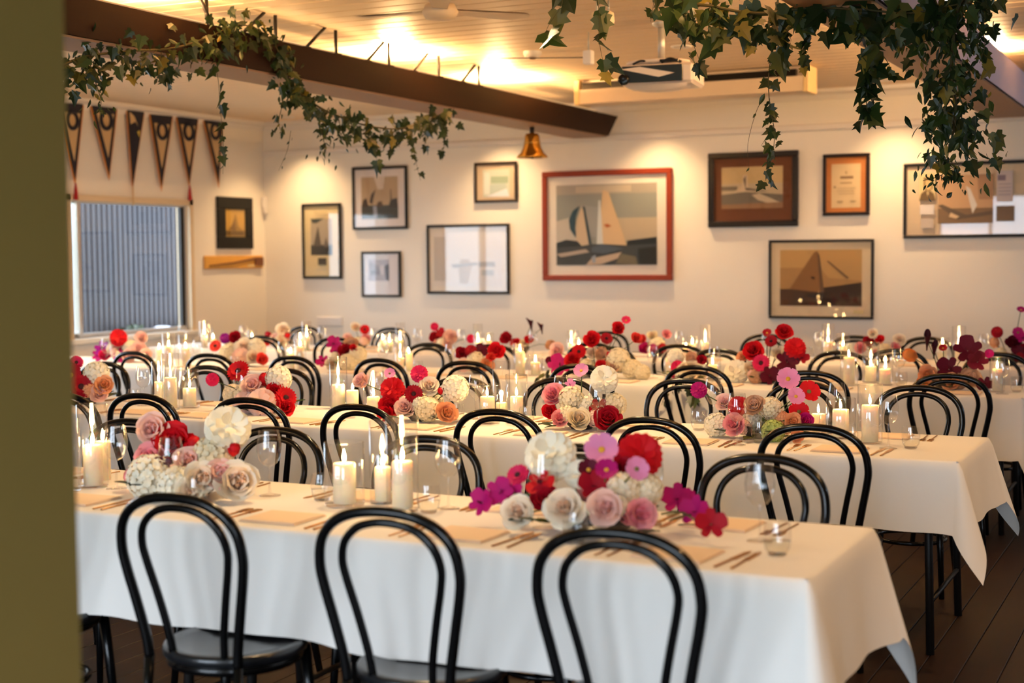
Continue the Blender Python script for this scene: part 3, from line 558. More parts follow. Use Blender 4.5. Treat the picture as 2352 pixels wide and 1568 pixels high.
for i, R in enumerate(ROWS):
    tag(cloth(i, R), CL[i], 'tablecloth', 'white tablecloths')
    nT = max(2, round((R['x1']-R['x0'])/1.83)); wT = (R['x1']-R['x0'])/nT
    for k in range(nT):
        cx = R['x1']-wT*(k+.5); t = thing('trestle_table', 'table under the %s white cloth, %s from the right end' % (ROWN[i], ORD[k]), 'table', (cx, (R['y0']+R['y1'])/2, 0), 0, 'tables under the cloths')
        hw, hd = wT/2-.012, (R['y1']-R['y0'])/2-.012
        MB().box(-hw, hw, -hd, hd, TOPZ-.035, TOPZ-.006, M_TABLE).build('tabletop', t)
        for sx in (-1, 1):
            for sy in (-1, 1): MB().tube([(sx*(hw-.12), sy*(hd-.08), TOPZ-.035), (sx*(hw-.10), sy*(hd-.06), 0)], .016, 8, M_DARK).build('leg', t)
            MB().tube([(sx*(hw-.105), -hd+.07, .2), (sx*(hw-.105), hd-.07, .2)], .010, 6, M_DARK).build('cross_bar', t)

# ------------------------------------------------------------------ bentwood chairs
def make_chair_meshes():
    half = [(.150, -.195, .44), (.156, -.20, .50), (.176, -.213, .60), (.197, -.228, .70), (.203, -.237, .76), (.190, -.247, .825), (.150, -.255, .872), (.085, -.259, .900), (0, -.260, .908)]
    path = [(-x, y, z) for x, y, z in half]+[q for q in half[-2::-1]]
    D = {}
    D['back_hoop'] = MB().tube(spline(path, 5), .0145, 8, M_BLACK).mesh('back_hoop')
    half = [(.088, -.170, .455), (.095, -.180, .52), (.115, -.196, .62), (.138, -.214, .72), (.143, -.224, .77), (.128, -.236, .82), (.090, -.243, .858), (.045, -.246, .874), (0, -.247, .878)]
    path = [(-x, y, z) for x, y, z in half]+[q for q in half[-2::-1]]
    D['inner_hoop'] = MB().tube(spline(path, 5), .0115, 8, M_BLACK).mesh('inner_hoop')
    b = MB(); b.lathe([(0, .448), (.10, .446), (.165, .452), (.198, .459), (.205, .455), (.208, .445), (.206, .432), (.198, .426), (.0, .426)], 28, M_SEAT, sy=.98); D['seat'] = b.mesh('seat')
    b = MB(); b.lathe([(.190, .426), (.196, .418), (.194, .405), (.186, .400), (.180, .408), (.18, .426)], 28, M_BLACK); D['seat_ring'] = b.mesh('seat_ring')
    b = MB(); b.tube([(math.cos(a)*.158, math.sin(a)*.158-.01, .235) for a in [2*PI*k/24 for k in range(24)]], .010, 8, M_BLACK, closed=True); D['stretcher_ring'] = b.mesh('stretcher_ring')
    for s in (-1, 1):
        D['leg_r%d' % s] = MB().tube([(s*.150, -.195, .445), (s*.158, -.205, .3), (s*.172, -.228, .12), (s*.182, -.25, 0)], [.0145, .0145, .014, .0125], 8, M_BLACK).mesh('leg')
        D['leg_f%d' % s] = MB().tube([(s*.142, .142, .42), (s*.155, .156, .22), (s*.165, .175, 0)], [.017, .015, .0115], 8, M_BLACK).mesh('leg')
    return D
CHM = make_chair_meshes()
def chair(x, y, rz, row, side):
    t = bpy.data.objects.new('bentwood_chair', None); COL.objects.link(t); t.location = (x, y, 0); t.rotation_euler = (0, 0, rz); t.empty_display_size = .05
    for k, me in CHM.items(): link('leg' if k.startswith('leg') else k, me, t)
    look = 'black bentwood chair %s, %s table' % ('with its back to the camera' if side == 'near' else 'facing the camera', ROWN[row])
    reg(t, 'chair', row, side, look, 'chair', 'black bentwood chairs'); return t
CH = {(0, 'near'): [(400, 1132), (880, 1163), (1410, 1210)], (0, 'far'): [(300, 965), (635, 988), (985, 1010), (1345, 1022), (1755, 1042)],
      (1, 'near'): [(140, 900), (322, 902), (567, 912), (820, 927), (1140, 938), (1490, 956), (1865, 972)],
      (1, 'far'): [(240, 830), (478, 838), (655, 845), (1060, 865), (1290, 866), (1575, 868), (1850, 875), (2110, 882)],
      (2, 'near'): [(305, 811), (480, 816), (670, 822), (870, 826), (1070, 832), (1330, 838), (1600, 838), (1860, 850), (2180, 857)],
      (2, 'far'): [(985, 787), (1130, 792), (1400, 795), (1650, 800), (1930, 805), (2290, 808)],
      (3, 'near'): [(600, 778), (770, 780), (1360, 788), (1560, 790), (2060, 800)],
      (3, 'far'): [(700, 765), (900, 768), (1395, 768), (1760, 772), (1965, 774), (2130, 778)]}
SEATS = []
rj = random.Random(5)
for (row, side), L in CH.items():
    R = ROWS[row]
    for (px, py) in L:
        p = at_z(px, py, .922); y = p.y
        lo, hi = ((R['y0']-.46, R['y0']-.20) if side == 'near' else (R['y1']+.26, R['y1']+.62))
        if (row, side) == (0, 'near'): lo, hi = 3.0, 3.06
        y = min(hi, max(lo, y)); x = at_y(px, py, y).x
        s = 1 if side == 'near' else -1
        rz = (0 if s > 0 else PI)+math.radians(rj.uniform(-5, 5))
        off = Matrix.Rotation(rz, 3, 'Z') @ Vector((0, .26, 0))
        chair(x+off.x, y+off.y, rz, row, side); SEATS.append((row, side, x+off.x))
chair(-3.32, 3.30, math.radians(4), 0, 'near'); SEATS.append((0, 'near', -3.32))

# ------------------------------------------------------------------ tableware
def lathe_mesh(name, prof, n, m): return MB().lathe(prof, n, m).mesh(name)
WG = [lathe_mesh('bowl', [(.005, .092), (.018, .097), (.031, .112), (.038, .135), (.0385, .155), (.034, .185), (.0305, .205)], 20, M_GLASS),
      lathe_mesh('stem', [(.0055, .094), (.0036, .08), (.0034, .03), (.005, .008)], 10, M_GLASS), lathe_mesh('foot', [(.005, .008), (.018, .004), (.034, .0015), (.034, 0), (0, 0)], 20, M_GLASS)]
TU = [lathe_mesh('bowl', [(0, .004), (.024, .004), (.033, .02), (.037, .045), (.035, .07), (.032, .088)], 20, M_GLASS), lathe_mesh('base', [(.0, 0), (.022, 0), (.026, .004), (.0, .006)], 16, M_GLASS), lathe_mesh('water', [(.0, .007), (.024, .008), (.0325, .021), (.0355, .038), (0, .038)], 18, M_WATER)]
def wine_glass(x, y, row, sc=1.0, wine=0):
    t = bpy.data.objects.new('wine_glass', None); COL.objects.link(t); t.location = (x, y, TOPZ+.001); t.scale = (sc,)*3; t.empty_display_size = .03
    for nm, me in zip(('bowl', 'stem', 'foot'), WG): link(nm, me, t)
    reg(t, 'wine', row, '', 'clear stemmed wine glass on the %s table' % ROWN[row], 'wine glass', 'stemmed wine glasses'); return t
def tumbler(x, y, row):
    t = bpy.data.objects.new('water_tumbler', None); COL.objects.link(t); t.location = (x, y, TOPZ+.001); t.empty_display_size = .03
    for nm, me in zip(('bowl', 'base', 'water'), TU): link(nm, me, t)
    reg(t, 'tumbler', row, '', 'short round stemless water glass on the %s table' % ROWN[row], 'tumbler', 'stemless water glasses'); return t
def cut_meshes():
    b = MB(); b.box(-.0032, .0032, -.10, .035, 0, .003, M_GOLD, bev=.001); b.box(-.010, .010, .035, .052, 0, .003, M_GOLD, bev=.001); fh = b.mesh('handle')
    b = MB()
    for k in range(4): b.box(-.0105+.0058*k, -.0072+.0058*k, .0525, .098, 0, .003, M_GOLD)
    tn = b.mesh('tines')
    b = MB().box(-.0038, .0038, -.11, .0, 0, .004, M_GOLD, bev=.0012); kh = b.mesh('handle')
    b = MB(); b.add([(-.008, .001, 0), (.008, .001, 0), (.008, .09, 0), (.002, .115, 0), (-.008, .09, 0), (-.008, .001, .0022), (.008, .001, .0022), (.008, .09, .0022), (.002, .115, .0022), (-.008, .09, .0022)], [(4, 3, 2, 1, 0), (5, 6, 7, 8, 9)]+[(i, (i+1) % 5, (i+1) % 5+5, i+5) for i in range(5)], M_GOLD); kb = b.mesh('blade')
    return fh, tn, kh, kb
FH, TN, KH, KB = cut_meshes()
b = MB()
for k, (w, d) in enumerate(((.10, .16), (.097, .155), (.095, .15))): b.box(-w, w, -d*.55, d*.55, .0005+.0022*k, .0005+.0022*k+.0020, M_NAPKIN, bev=.0008)
NAP = b.mesh('fold')
b = MB().box(-.05, .05, -.075, .075, .015, .0162, mat('menu_card', srgb(236, 222, 204), .7)); MENU = b.mesh('menu_card')
def fork(x, y, rz, row):
    t = bpy.data.objects.new('fork', None); COL.objects.link(t); t.location = (x, y, TOPZ+.001); t.rotation_euler = (0, 0, rz); t.empty_display_size = .03
    link('handle', FH, t); link('tines', TN, t); reg(t, 'fork', row, '', 'gold fork lying on the %s table' % ROWN[row], 'fork', 'gold forks')
def knife(x, y, rz, row):
    t = bpy.data.objects.new('knife', None); COL.objects.link(t); t.location = (x, y, TOPZ+.001); t.rotation_euler = (0, 0, rz); t.empty_display_size = .03
    link('handle', KH, t); link('blade', KB, t); reg(t, 'knife', row, '', 'gold knife lying on the %s table' % ROWN[row], 'knife', 'gold knives')
def setting(x, row, side, full):
    R = ROWS[row]; s = 1 if side == 'near' else -1; yb = (R['y0']+.15) if s > 0 else (R['y1']-.15); rz = (0 if s > 0 else PI)+math.radians(rj.uniform(-4, 4))
    t = bpy.data.objects.new('folded_napkin', None); COL.objects.link(t); t.location = (x, yb, TOPZ+.001); t.rotation_euler = (0, 0, rz); t.empty_display_size = .03
    link('fold', NAP, t); reg(t, 'napkin', row, side, 'blush folded napkin on the %s side of the %s table' % (side, ROWN[row]), 'napkin', 'blush folded napkins')
    if full:
        for dx in (-.155, -.19): fork(x+s*dx, yb, rz+math.radians(rj.uniform(-3, 3)), row)
        for dx in (.15, .185): knife(x+s*dx, yb, rz+math.radians(rj.uniform(-3, 3)), row)
for (row, side, x) in SEATS:
    R = ROWS[row]
    if R['x0']+.25 < x < R['x1']-.22: setting(x, row, side, row <= 1)
TAKEN = []
def on_table(px, py, row, rad=.036, keep=True):
    p = at_z(px, py, TOPZ); R = ROWS[row]; y0 = min(R['y1']-.06, max(R['y0']+.06, p.y)); best = None
    for d in (0, .03, -.03, .06, -.06, .09, -.09, .12, -.12, .16, -.16, .2, -.2):
        y = y0+d
        if not R['y0']+.05 < y < R['y1']-.05: continue
        x = at_y(px, py, y).x; gap = min([math.hypot(x-a, y-b)-r-rad for a, b, r in TAKEN]+[9])
        if best is None or gap > best[0]: best = (gap, x, y)
        if gap > .004: best = (gap, x, y); break
    if keep: TAKEN.append((best[1], best[2], rad))
    return best[1], best[2]
for row_, bx_, dy_, bw_ in ((0, 430, 0, .11), (0, 1375, -.02, .12), (1, 200, 0, .08), (1, 610, 0, .08), (1, 965, 0, .08), (1, 1335, 0, .085), (1, 1745, 0, .09), (2, 285, 0, .07), (2, 560, 0, .07), (2, 790, 0, .07), (2, 1100, 0, .07), (2, 1370, 0, .09), (2, 1575, 0, .07), (2, 1760, 0, .085), (2, 2170, 0, .085)):
    yc_ = (ROWS[row_]['y0']+ROWS[row_]['y1'])/2+dy_; TAKEN.append((at_y(bx_, 900, yc_).x, yc_, bw_*1.05))
# ------------------------------------------------------------------ candles in glass cylinders
FLM = MB().lathe([(0, 0), (.0045, .004), (.0062, .012), (.005, .024), (.0022, .035), (0, .042)], 10, M_FLAME).mesh('flame')
def candle(x, y, row, h, r, gh=None, gr=None, e=.35):
    z = TOPZ+.001; base = 0
    if gh:
        g = bpy.data.objects.new('glass_cylinder', None); COL.objects.link(g); g.location = (x, y, z); g.empty_display_size = .03
        MB().lathe([(gr*.96, .006), (gr, .01), (gr, gh), (gr-.0018, gh+.001), (gr-.0036, gh)], 24, M_GLASS).build('cylinder_wall', g); MB().lathe([(0, 0), (gr*.97, 0), (gr, .006), (0, .007)], 24, M_GLASS).build('cylinder_base', g)
        size = 'tall' if gh > .2 else 'medium' if gh > .15 else 'low'
        reg(g, 'cylinder', row, '', '%s clear glass cylinder around a candle on the %s table' % (size, ROWN[row]), 'candle holder', 'glass candle cylinders'); base = .008
    t = bpy.data.objects.new('pillar_candle', None); COL.objects.link(t); t.location = (x, y, z+base); t.empty_display_size = .03
    MB().lathe([(0, 0), (r, 0), (r, h-.006), (r*.94, h), (r*.6, h-.004), (0, h-.007)], 20, M_WAX).build('wax_body', t)
    MB().tube([(0, 0, h-.008), (.001, 0, h+.008)], .0012, 5, M_WICK).build('wick', t)
    f = link('flame', FLM, t, (0, 0, h+.003)); f.rotation_euler = (rj.uniform(-.1, .1), rj.uniform(-.1, .1), 0)
    light('candle_light', 'POINT', (0, 0, h+.03), e, (1.0, .58, .22), parent=t, shadow_soft_size=.012)
    reg(t, 'candle', row, '', 'lit ivory pillar candle on the %s table' % ROWN[row], 'candle', 'lit ivory pillar candles')
# pixel x, pixel y of the base, candle height and radius in px, glass height and radius in px (0 = none)
CAN = [(0, [(143, 1128, 92, 20, 168, 42), (215, 1118, 92, 22, 190, 34), (238, 1102, 90, 17, 0, 0), (792, 1160, 92, 26, 145, 46), (925, 1172, 108, 24, 215, 37), (880, 1155, 78, 19, 190, 30)]),
       (1, [(1931, 1006, 62, 19, 92, 33), (1998, 1018, 84, 19, 135, 28), (1880, 990, 40, 16, 0, 0), (1120, 972, 58, 17, 88, 29), (1152, 960, 32, 13, 132, 20), (1187, 972, 58, 15, 112, 25), (778, 938, 52, 15, 118, 20), (810, 940, 44, 14, 0, 0), (858, 935, 26, 15, 88, 24), (393, 940, 70, 14, 128, 20), (436, 938, 42, 15, 88, 22), (366, 930, 50, 10, 100, 16)]),
       (2, [(1950, 885, 62, 13, 96, 20), (2000, 878, 34, 13, 92, 19), (2033, 884, 34, 13, 98, 17), (1195, 862, 52, 11, 72, 16), (1230, 862, 28, 11, 48, 17), (1637, 872, 32, 11, 56, 18), (690, 850, 52, 9, 86, 14), (668, 848, 36, 9, 0, 0), (920, 856, 32, 9, 66, 14), (940, 852, 40, 9, 0, 0), (388, 842, 44, 9, 76, 15), (428, 842, 40, 9, 74, 17), (366, 838, 36, 8, 0, 0), (2290, 900, 50, 11, 80, 17), (1540, 868, 40, 10, 60, 16)]),
       (3, [(1902, 828, 40, 10, 84, 14), (1936, 826, 28, 9, 60, 15), (2165, 832, 38, 10, 56, 16), (2202, 828, 36, 9, 80, 15), (1330, 822, 26, 8, 46, 12), (1352, 820, 22, 7, 40, 11), (1312, 820, 30, 7, 60, 10), (1590, 822, 30, 8, 50, 12), (1620, 822, 34, 8, 76, 12), (1575, 820, 20, 7, 0, 0), (1098, 818, 28, 7, 72, 11), (1122, 818, 32, 8, 52, 12), (920, 814, 28, 7, 70, 11), (895, 812, 22, 7, 46, 11), (880, 812, 30, 7, 0, 0), (705, 808, 30, 7, 68, 11), (690, 806, 24, 7, 40, 10), (580, 804, 24, 7, 44, 10), (470, 800, 30, 7, 62, 11), (490, 800, 22, 6, 0, 0)])]
for row, L in CAN:
    for (px, py, ch, cr, gh, gr) in L:
        x, y = on_table(px, py, row, keep=False); s = pxm((x, y, .85)); gr_ = max(gr/s, cr/s+.012) if gh else None
        x, y = on_table(px, py, row, gr_ if gh else cr/s)
        candle(x, y, row, ch/s, cr/s, gh/s if gh else None, gr_, .35 if row < 2 else .3)

for px, py in ((1745, 1243), (1250, 1212), (1492, 1205), (395, 1150), (620, 1138), (1030, 1168), (268, 1122)): x, y = on_table(px, py, 0); wine_glass(x, y, 0, 1.06)
for px, py in ((1785, 1275), (452, 1150), (985, 1178), (1322, 1236), (740, 1150)): x, y = on_table(px, py, 0); tumbler(x, y, 0)
for px, py in ((2040, 1030), (1693, 1022), (1372, 993), (330, 932), (1638, 968), (1095, 962), (420, 936), (868, 952), (1922, 985), (560, 945), (1290, 965)): x, y = on_table(px, py, 1); wine_glass(x, y, 1, 1.05)
for px, py in ((2092, 1030), (1745, 1010), (1605, 988), (1395, 985), (1900, 985), (590, 942), (1210, 975), (310, 930), (1050, 968)): x, y = on_table(px, py, 1); tumbler(x, y, 1)
for px, py in ((2302, 905), (1855, 865), (1500, 868), (1190, 862), (1035, 860), (880, 855), (650, 850), (455, 846), (245, 842), (1640, 872), (2065, 880), (1750, 872)): x, y = on_table(px, py, 2); wine_glass(x, y, 2)
for px, py in ((2335, 900), (2070, 888), (1585, 872), (960, 858), (700, 850), (540, 846), (1250, 865)): x, y = on_table(px, py, 2); tumbler(x, y, 2)
for px, py in ((2260, 832), (1880, 826), (1760, 825), (1560, 822), (1320, 822), (1225, 820), (1060, 818), (960, 816), (860, 814), (740, 812), (560, 808), (480, 806), (420, 804)): x, y = on_table(px, py, 3); wine_glass(x, y, 3)

# ------------------------------------------------------------------ flowers
FC = dict(white=(255, 246, 226), cream=(250, 238, 206), blush=(250, 214, 198), pink=(246, 172, 176), hot=(226, 40, 96), light=(240, 150, 196), magenta=(184, 14, 112), red=(214, 16, 30), crimson=(168, 10, 34), burg=(96, 6, 36), coral=(240, 74, 62), peach=(240, 176, 130), tan=(216, 170, 132), green=(190, 206, 120), plum=(60, 8, 24), orange=(236, 140, 66), purple=(160, 20, 150))
def pm(c): return mat('petal_'+c, srgb(*FC[c]), .6, trans=.14, noise=.06, nscale=30, spec=.25)
def petal(b, L, Wd, cup, M, m, tipw=.5, ruf=0, rnd=None, curl=0):
    P = []
    for i, (t, w) in enumerate(((0, .25), (.45, 1.0), (.85, .85), (1.0, tipw))):
        for s in (-1, 0, 1):
            z = cup*t*t*L+(abs(s)*cup*.35*L*w if cup else 0)+(ruf*L*(rnd.random()-.5) if ruf and t > .5 else 0)
            z -= curl*L*(0, 0, .25, 1)[i]
            P.append((s*Wd*.5*w, t*L*(1.0 if s == 0 or t < .9 else .94), z))
    F = []
    for i in range(3):
        for j in range(2): F.append((i*3+j, i*3+j+1, i*3+j+4, i*3+j+3))
    st = len(b.v); b.add(P, F, m, True); b.xf(M, st)
_FM = {}
def flower_mesh(kind, c):
    """unit-radius bloom facing +Z"""
    k = (kind, c)
    if k in _FM: return _FM[k]
    rnd = random.Random(hash(kind) % 1000 if False else sum(map(ord, kind+c))); b = MB(); m = pm(c); RZ = lambda a: Matrix.Rotation(a, 4, 'Z'); RX = lambda a: Matrix.Rotation(a, 4, 'X')
    if kind == 'rose':
        inner = {'white': 'peach', 'blush': 'pink', 'pink': 'hot', 'cream': 'tan', 'peach': 'orange', 'tan': 'blush', 'red': 'crimson', 'magenta': 'hot', 'coral': 'red'}.get(c, c)
        ms_ = [mat('petal_heart_%s_%d' % (c, k), tuple((1-f)*a+f*q for a, q in zip(srgb(*FC[c]), srgb(*FC[inner]))), .6, trans=.14, spec=.25) for k, f in enumerate((0, .10, .22, .38, .5, .6))]
        for ring, (n, tilt, L, Wd, r0, z0) in enumerate(((5, 38, 1.18, 1.12, .05, -.62), (5, 52, 1.20, 1.05, .05, -.60), (5, 64, 1.16, .90, .05, -.54), (5, 74, 1.08, .66, .05, -.46), (4, 82, 1.0, .46, .05, -.36), (3, 88, .92, .32, .03, -.26))):
            for i in range(n):
                M = RZ(2*PI*i/n+ring*.7+rnd.uniform(-.25, .25)) @ Matrix.Translation((0, r0, z0)) @ RX(math.radians(tilt+rnd.uniform(-8, 8)))
                petal(b, L, Wd, .30, M, ms_[ring], .6, .08, rnd, .16 if ring < 3 else .02)
        b.lathe([(0, -.6), (.45, -.45), (.4, -.1), (0, .1)], 10, ms_[3])
    elif kind in ('dahlia', 'puff'):
        N, W_, L_, ru, tw, zz = (84, .30, .62, 0, .12, 1.35) if kind == 'dahlia' else (70, .46, .58, .16, .8, 1.45)
        for i in range(N):
            z = max(-.45, 1-(i+.3)/N*zz); a = i*2.39996; rr = math.sqrt(max(0, 1-z*z)); n_ = Vector((rr*math.cos(a), rr*math.sin(a), z))
            tg = Vector((z*math.cos(a), z*math.sin(a), -rr)); dr_ = (n_*(.55+.35*rnd.random())+tg*.62).normalized()
            nn = (n_-dr_*n_.dot(dr_)).normalized(); xx = dr_.cross(nn)
            M = Matrix.Translation(n_*.42) @ Matrix((xx, dr_, nn)).transposed().to_4x4(); petal(b, L_, W_, .06, M, m, tw, ru, rnd)
        b.lathe([(0, -.4), (.36, -.2), (.42, .1), (.3, .36), (0, .44)], 10, m)
    elif kind == 'gerbera':
        for ring, (n, tilt, L) in enumerate(((22, 4, .88), (20, 16, .78), (16, 30, .52))):
            for i in range(n): petal(b, L, .27, .05, RZ(2*PI*(i+.5*ring)/n) @ Matrix.Translation((0, .12, .03*ring)) @ RX(math.radians(tilt+rnd.uniform(-4, 4))), m, .3)
    elif kind == 'cosmos':
        for i in range(8): petal(b, .92, .72, .07, RZ(2*PI*i/8) @ Matrix.Translation((0, .08, .015*(i % 2))) @ RX(math.radians(12+rnd.uniform(-6, 6))), m, .8, .05, rnd)
    elif kind == 'hydrangea':
        N = 84
        for i in range(N):
            z = max(-.5, 1-i/N*1.5); a = i*2.39996; el = math.asin(max(-1, min(1, z)))
            B = RZ(a) @ RX(el-PI/2) @ Matrix.Translation((0, 0, .86+rnd.uniform(-.05, .06))) @ RZ(rnd.random()*3)
            for q in range(4): petal(b, .19, .19, .12, B @ RZ(q*PI/2) @ RX(.15), m, .7)
        st = len(b.v); b.lathe([(0, -.7), (.6, -.5), (.8, 0), (.6, .55), (0, .8)], 10, m)
    elif kind == 'orchid':
        for q, (a, L, Wd) in enumerate(((0, .95, .6), (72, 1.0, 1.0), (144, .9, .55), (216, .9, .55), (288, 1.0, 1.0))): petal(b, L, Wd, .10, RZ(math.radians(a)) @ Matrix.Translation((0, .03, .02*(q % 2))) @ RX(.18), m, .6, .05, rnd)
        petal(b, .4, .4, .5, RZ(PI) @ RX(.9), pm('burg'), .5)
    elif kind == 'calla':
        prof = []; P = []; n = 14
        for i in range(7):
            t = i/6
            for k in range(n):
                a = 2*PI*k/n; r = .10+.42*t**1.6; lip = max(0, math.cos(a))*t**2; P.append((r*math.cos(a)*1.0+lip*.28, r*math.sin(a)*.9, -1.6+2.0*t+lip*.75))
        b.add(P, [(i*n+k, i*n+(k+1) % n, (i+1)*n+(k+1) % n, (i+1)*n+k) for i in range(6) for k in range(n)], m, True)
        b.tube([(0, 0, -1.2), (0, 0, .2)], .07, 6, pm('plum'))
    elif kind == 'bud':
        b.lathe([(0, -.9), (.5, -.75), (.78, -.2), (.7, .4), (.35, .85), (0, .9)], 12, m)
        for i in range(6): petal(b, 1.5, .8, .05, RZ(PI/3*i) @ Matrix.Translation((0, .62, -.85)) @ RX(math.radians(84)), m, .4)
    me = b.mesh(kind); _FM[k] = me; return me
DISK = {}
def center_mesh(c):
    if c not in DISK: DISK[c] = MB().lathe([(.24, -.02), (.24, .06), (.16, .13), (0, .15)], 10, mat('bloom_centre_'+c, srgb(*{'yellow': (226, 170, 50), 'dark': (60, 6, 16), 'green': (120, 110, 50)}[c]), .8, noise=.3, nscale=60)).mesh('bloom_centre')
    return DISK[c]
KINDN = dict(rose='rose', dahlia='dahlia', puff='carnation', gerbera='gerbera', cosmos='cosmos', hydrangea='hydrangea', orchid='orchid', calla='calla_lily', bud='rose_bud')
GL = None
def gleaf_mesh():
    b = MB(); P = []; F = []
    for i, w in enumerate((0.02, .16, .2, .14, .0)):
        for s in (-1, 0, 1): P.append((s*w, i*.25, .05*abs(s)-.03*i*i*.25))
    for i in range(4):
        for j in range(2): F.append((i*3+j, i*3+j+1, i*3+j+4, i*3+j+3))
    return [MB().add(P, F, m, True).mesh('leaf') for m in LEAFM[:3]]
GLM = gleaf_mesh()
def arrangement(row, label, base, flowers, seed, leaves=10, dy=0, bowl=.085):
    """flowers: (kind, colour, px, py, radius px, depth offset m)"""
    R = ROWS[row]; rnd = random.Random(seed); yc = (R['y0']+R['y1'])/2+dy; bx = at_y(base, 900, yc).x
    # keep the foot at the table top
    t = thing('flower_arrangement', label, 'flowers', (bx, yc, TOPZ+.001), 0, 'flower arrangements on the tables')
    MB().lathe([(0, 0), (bowl*.55, 0), (bowl*.6, .006), (bowl*.9, .03), (bowl, .055), (bowl*.93, .056), (bowl*.8, .03), (0, .02)], 18, M_BOWL).build('bowl', t)
    O = Vector((bx, yc, TOPZ))
    for f in flowers:
        kind, c, px, py, r = f[:5]; off = f[5] if len(f) > 5 else rnd.uniform(-.05, .05)
        P = at_y(px, py, yc+off); rr = r/pxm(P)*(1.14 if kind in ('rose', 'hydrangea', 'puff', 'orchid') else 1.04)
        if P.z-rr*.75 < TOPZ: P.z = TOPZ+rr*.75
        L = P-O; tocam = (CAM-P).normalized()
        d = (tocam*1.0+Vector((L.x*1.2, 0, max(0, L.z-.1)*2.0+.15))+Vector((rnd.uniform(-.25, .25), rnd.uniform(-.2, .2), rnd.uniform(-.1, .3)))).normalized()
        if kind == 'calla': d = Vector((rnd.uniform(-.3, .3), -.2, 1)).normalized()
        q = d.to_track_quat('Z', 'Y')
        o = link(KINDN[kind], flower_mesh(kind, c), t, L); o.rotation_mode = 'QUATERNION'; o.rotation_quaternion = q @ Quaternion((0, 0, 1), rnd.random()*6.28 if kind != 'calla' else rnd.random()*6); o.scale = (rr,)*3
        if kind == 'gerbera': link('bloom_centre', center_mesh('dark'), o, (0, 0, .10))
        if kind == 'cosmos': link('bloom_centre', center_mesh('yellow' if rnd.random() < .8 else 'green'), o, (0, 0, .03), scale=.8)
        if L.z > .04:
            a = Vector((L.x*.2, L.y*.2, .045)); e = L-d*rr*.3; mid = (a+e)/2+Vector((0, 0, .02))
            MB().tube([a, mid, e], .0025, 5, M_FSTEM, caps=False).build('stem', t)
    # filler blooms hiding the bowl
    fill = [f for f in flowers if f[0] in ('rose', 'hydrangea', 'puff')] or flowers
    for i in range(9 if row < 2 else 6):
        a = rnd.random()*2*PI; rr = rnd.uniform(.032, .046)*(1 if row < 2 else .95); c = rnd.choice(fill)[1]; c = c if rnd.random() < .5 else rnd.choice(('white', 'cream', 'blush'))
        L = Vector((math.cos(a)*bowl*1.05, math.sin(a)*bowl*.8, .045+rnd.random()*.05)); d = Vector((math.cos(a), math.sin(a)-.4, .8)).normalized(); kd = rnd.choice(('rose', 'hydrangea'))
        o = link(KINDN[kd], flower_mesh(kd, c), t, L); o.rotation_mode = 'QUATERNION'; o.rotation_quaternion = d.to_track_quat('Z', 'Y'); o.scale = (rr,)*3
    for i in range(leaves):
        a = rnd.random()*2*PI; rad = bowl*(.9+rnd.random()*.7); s = rnd.uniform(.06, .10)
        o = link('leaf', GLM[i % 3], t, (math.cos(a)*rad*1.2, math.sin(a)*rad*.9, .012+rnd.random()*.03), (rnd.uniform(.05, .45), rnd.uniform(-.4, .4), a-PI/2), s)
    return t
E_ = 'rose', 'dahlia'
r_, d_, p_, g_, c_, h_, o_, k_, b_ = 'rose', 'dahlia', 'puff', 'gerbera', 'cosmos', 'hydrangea', 'orchid', 'calla', 'bud'
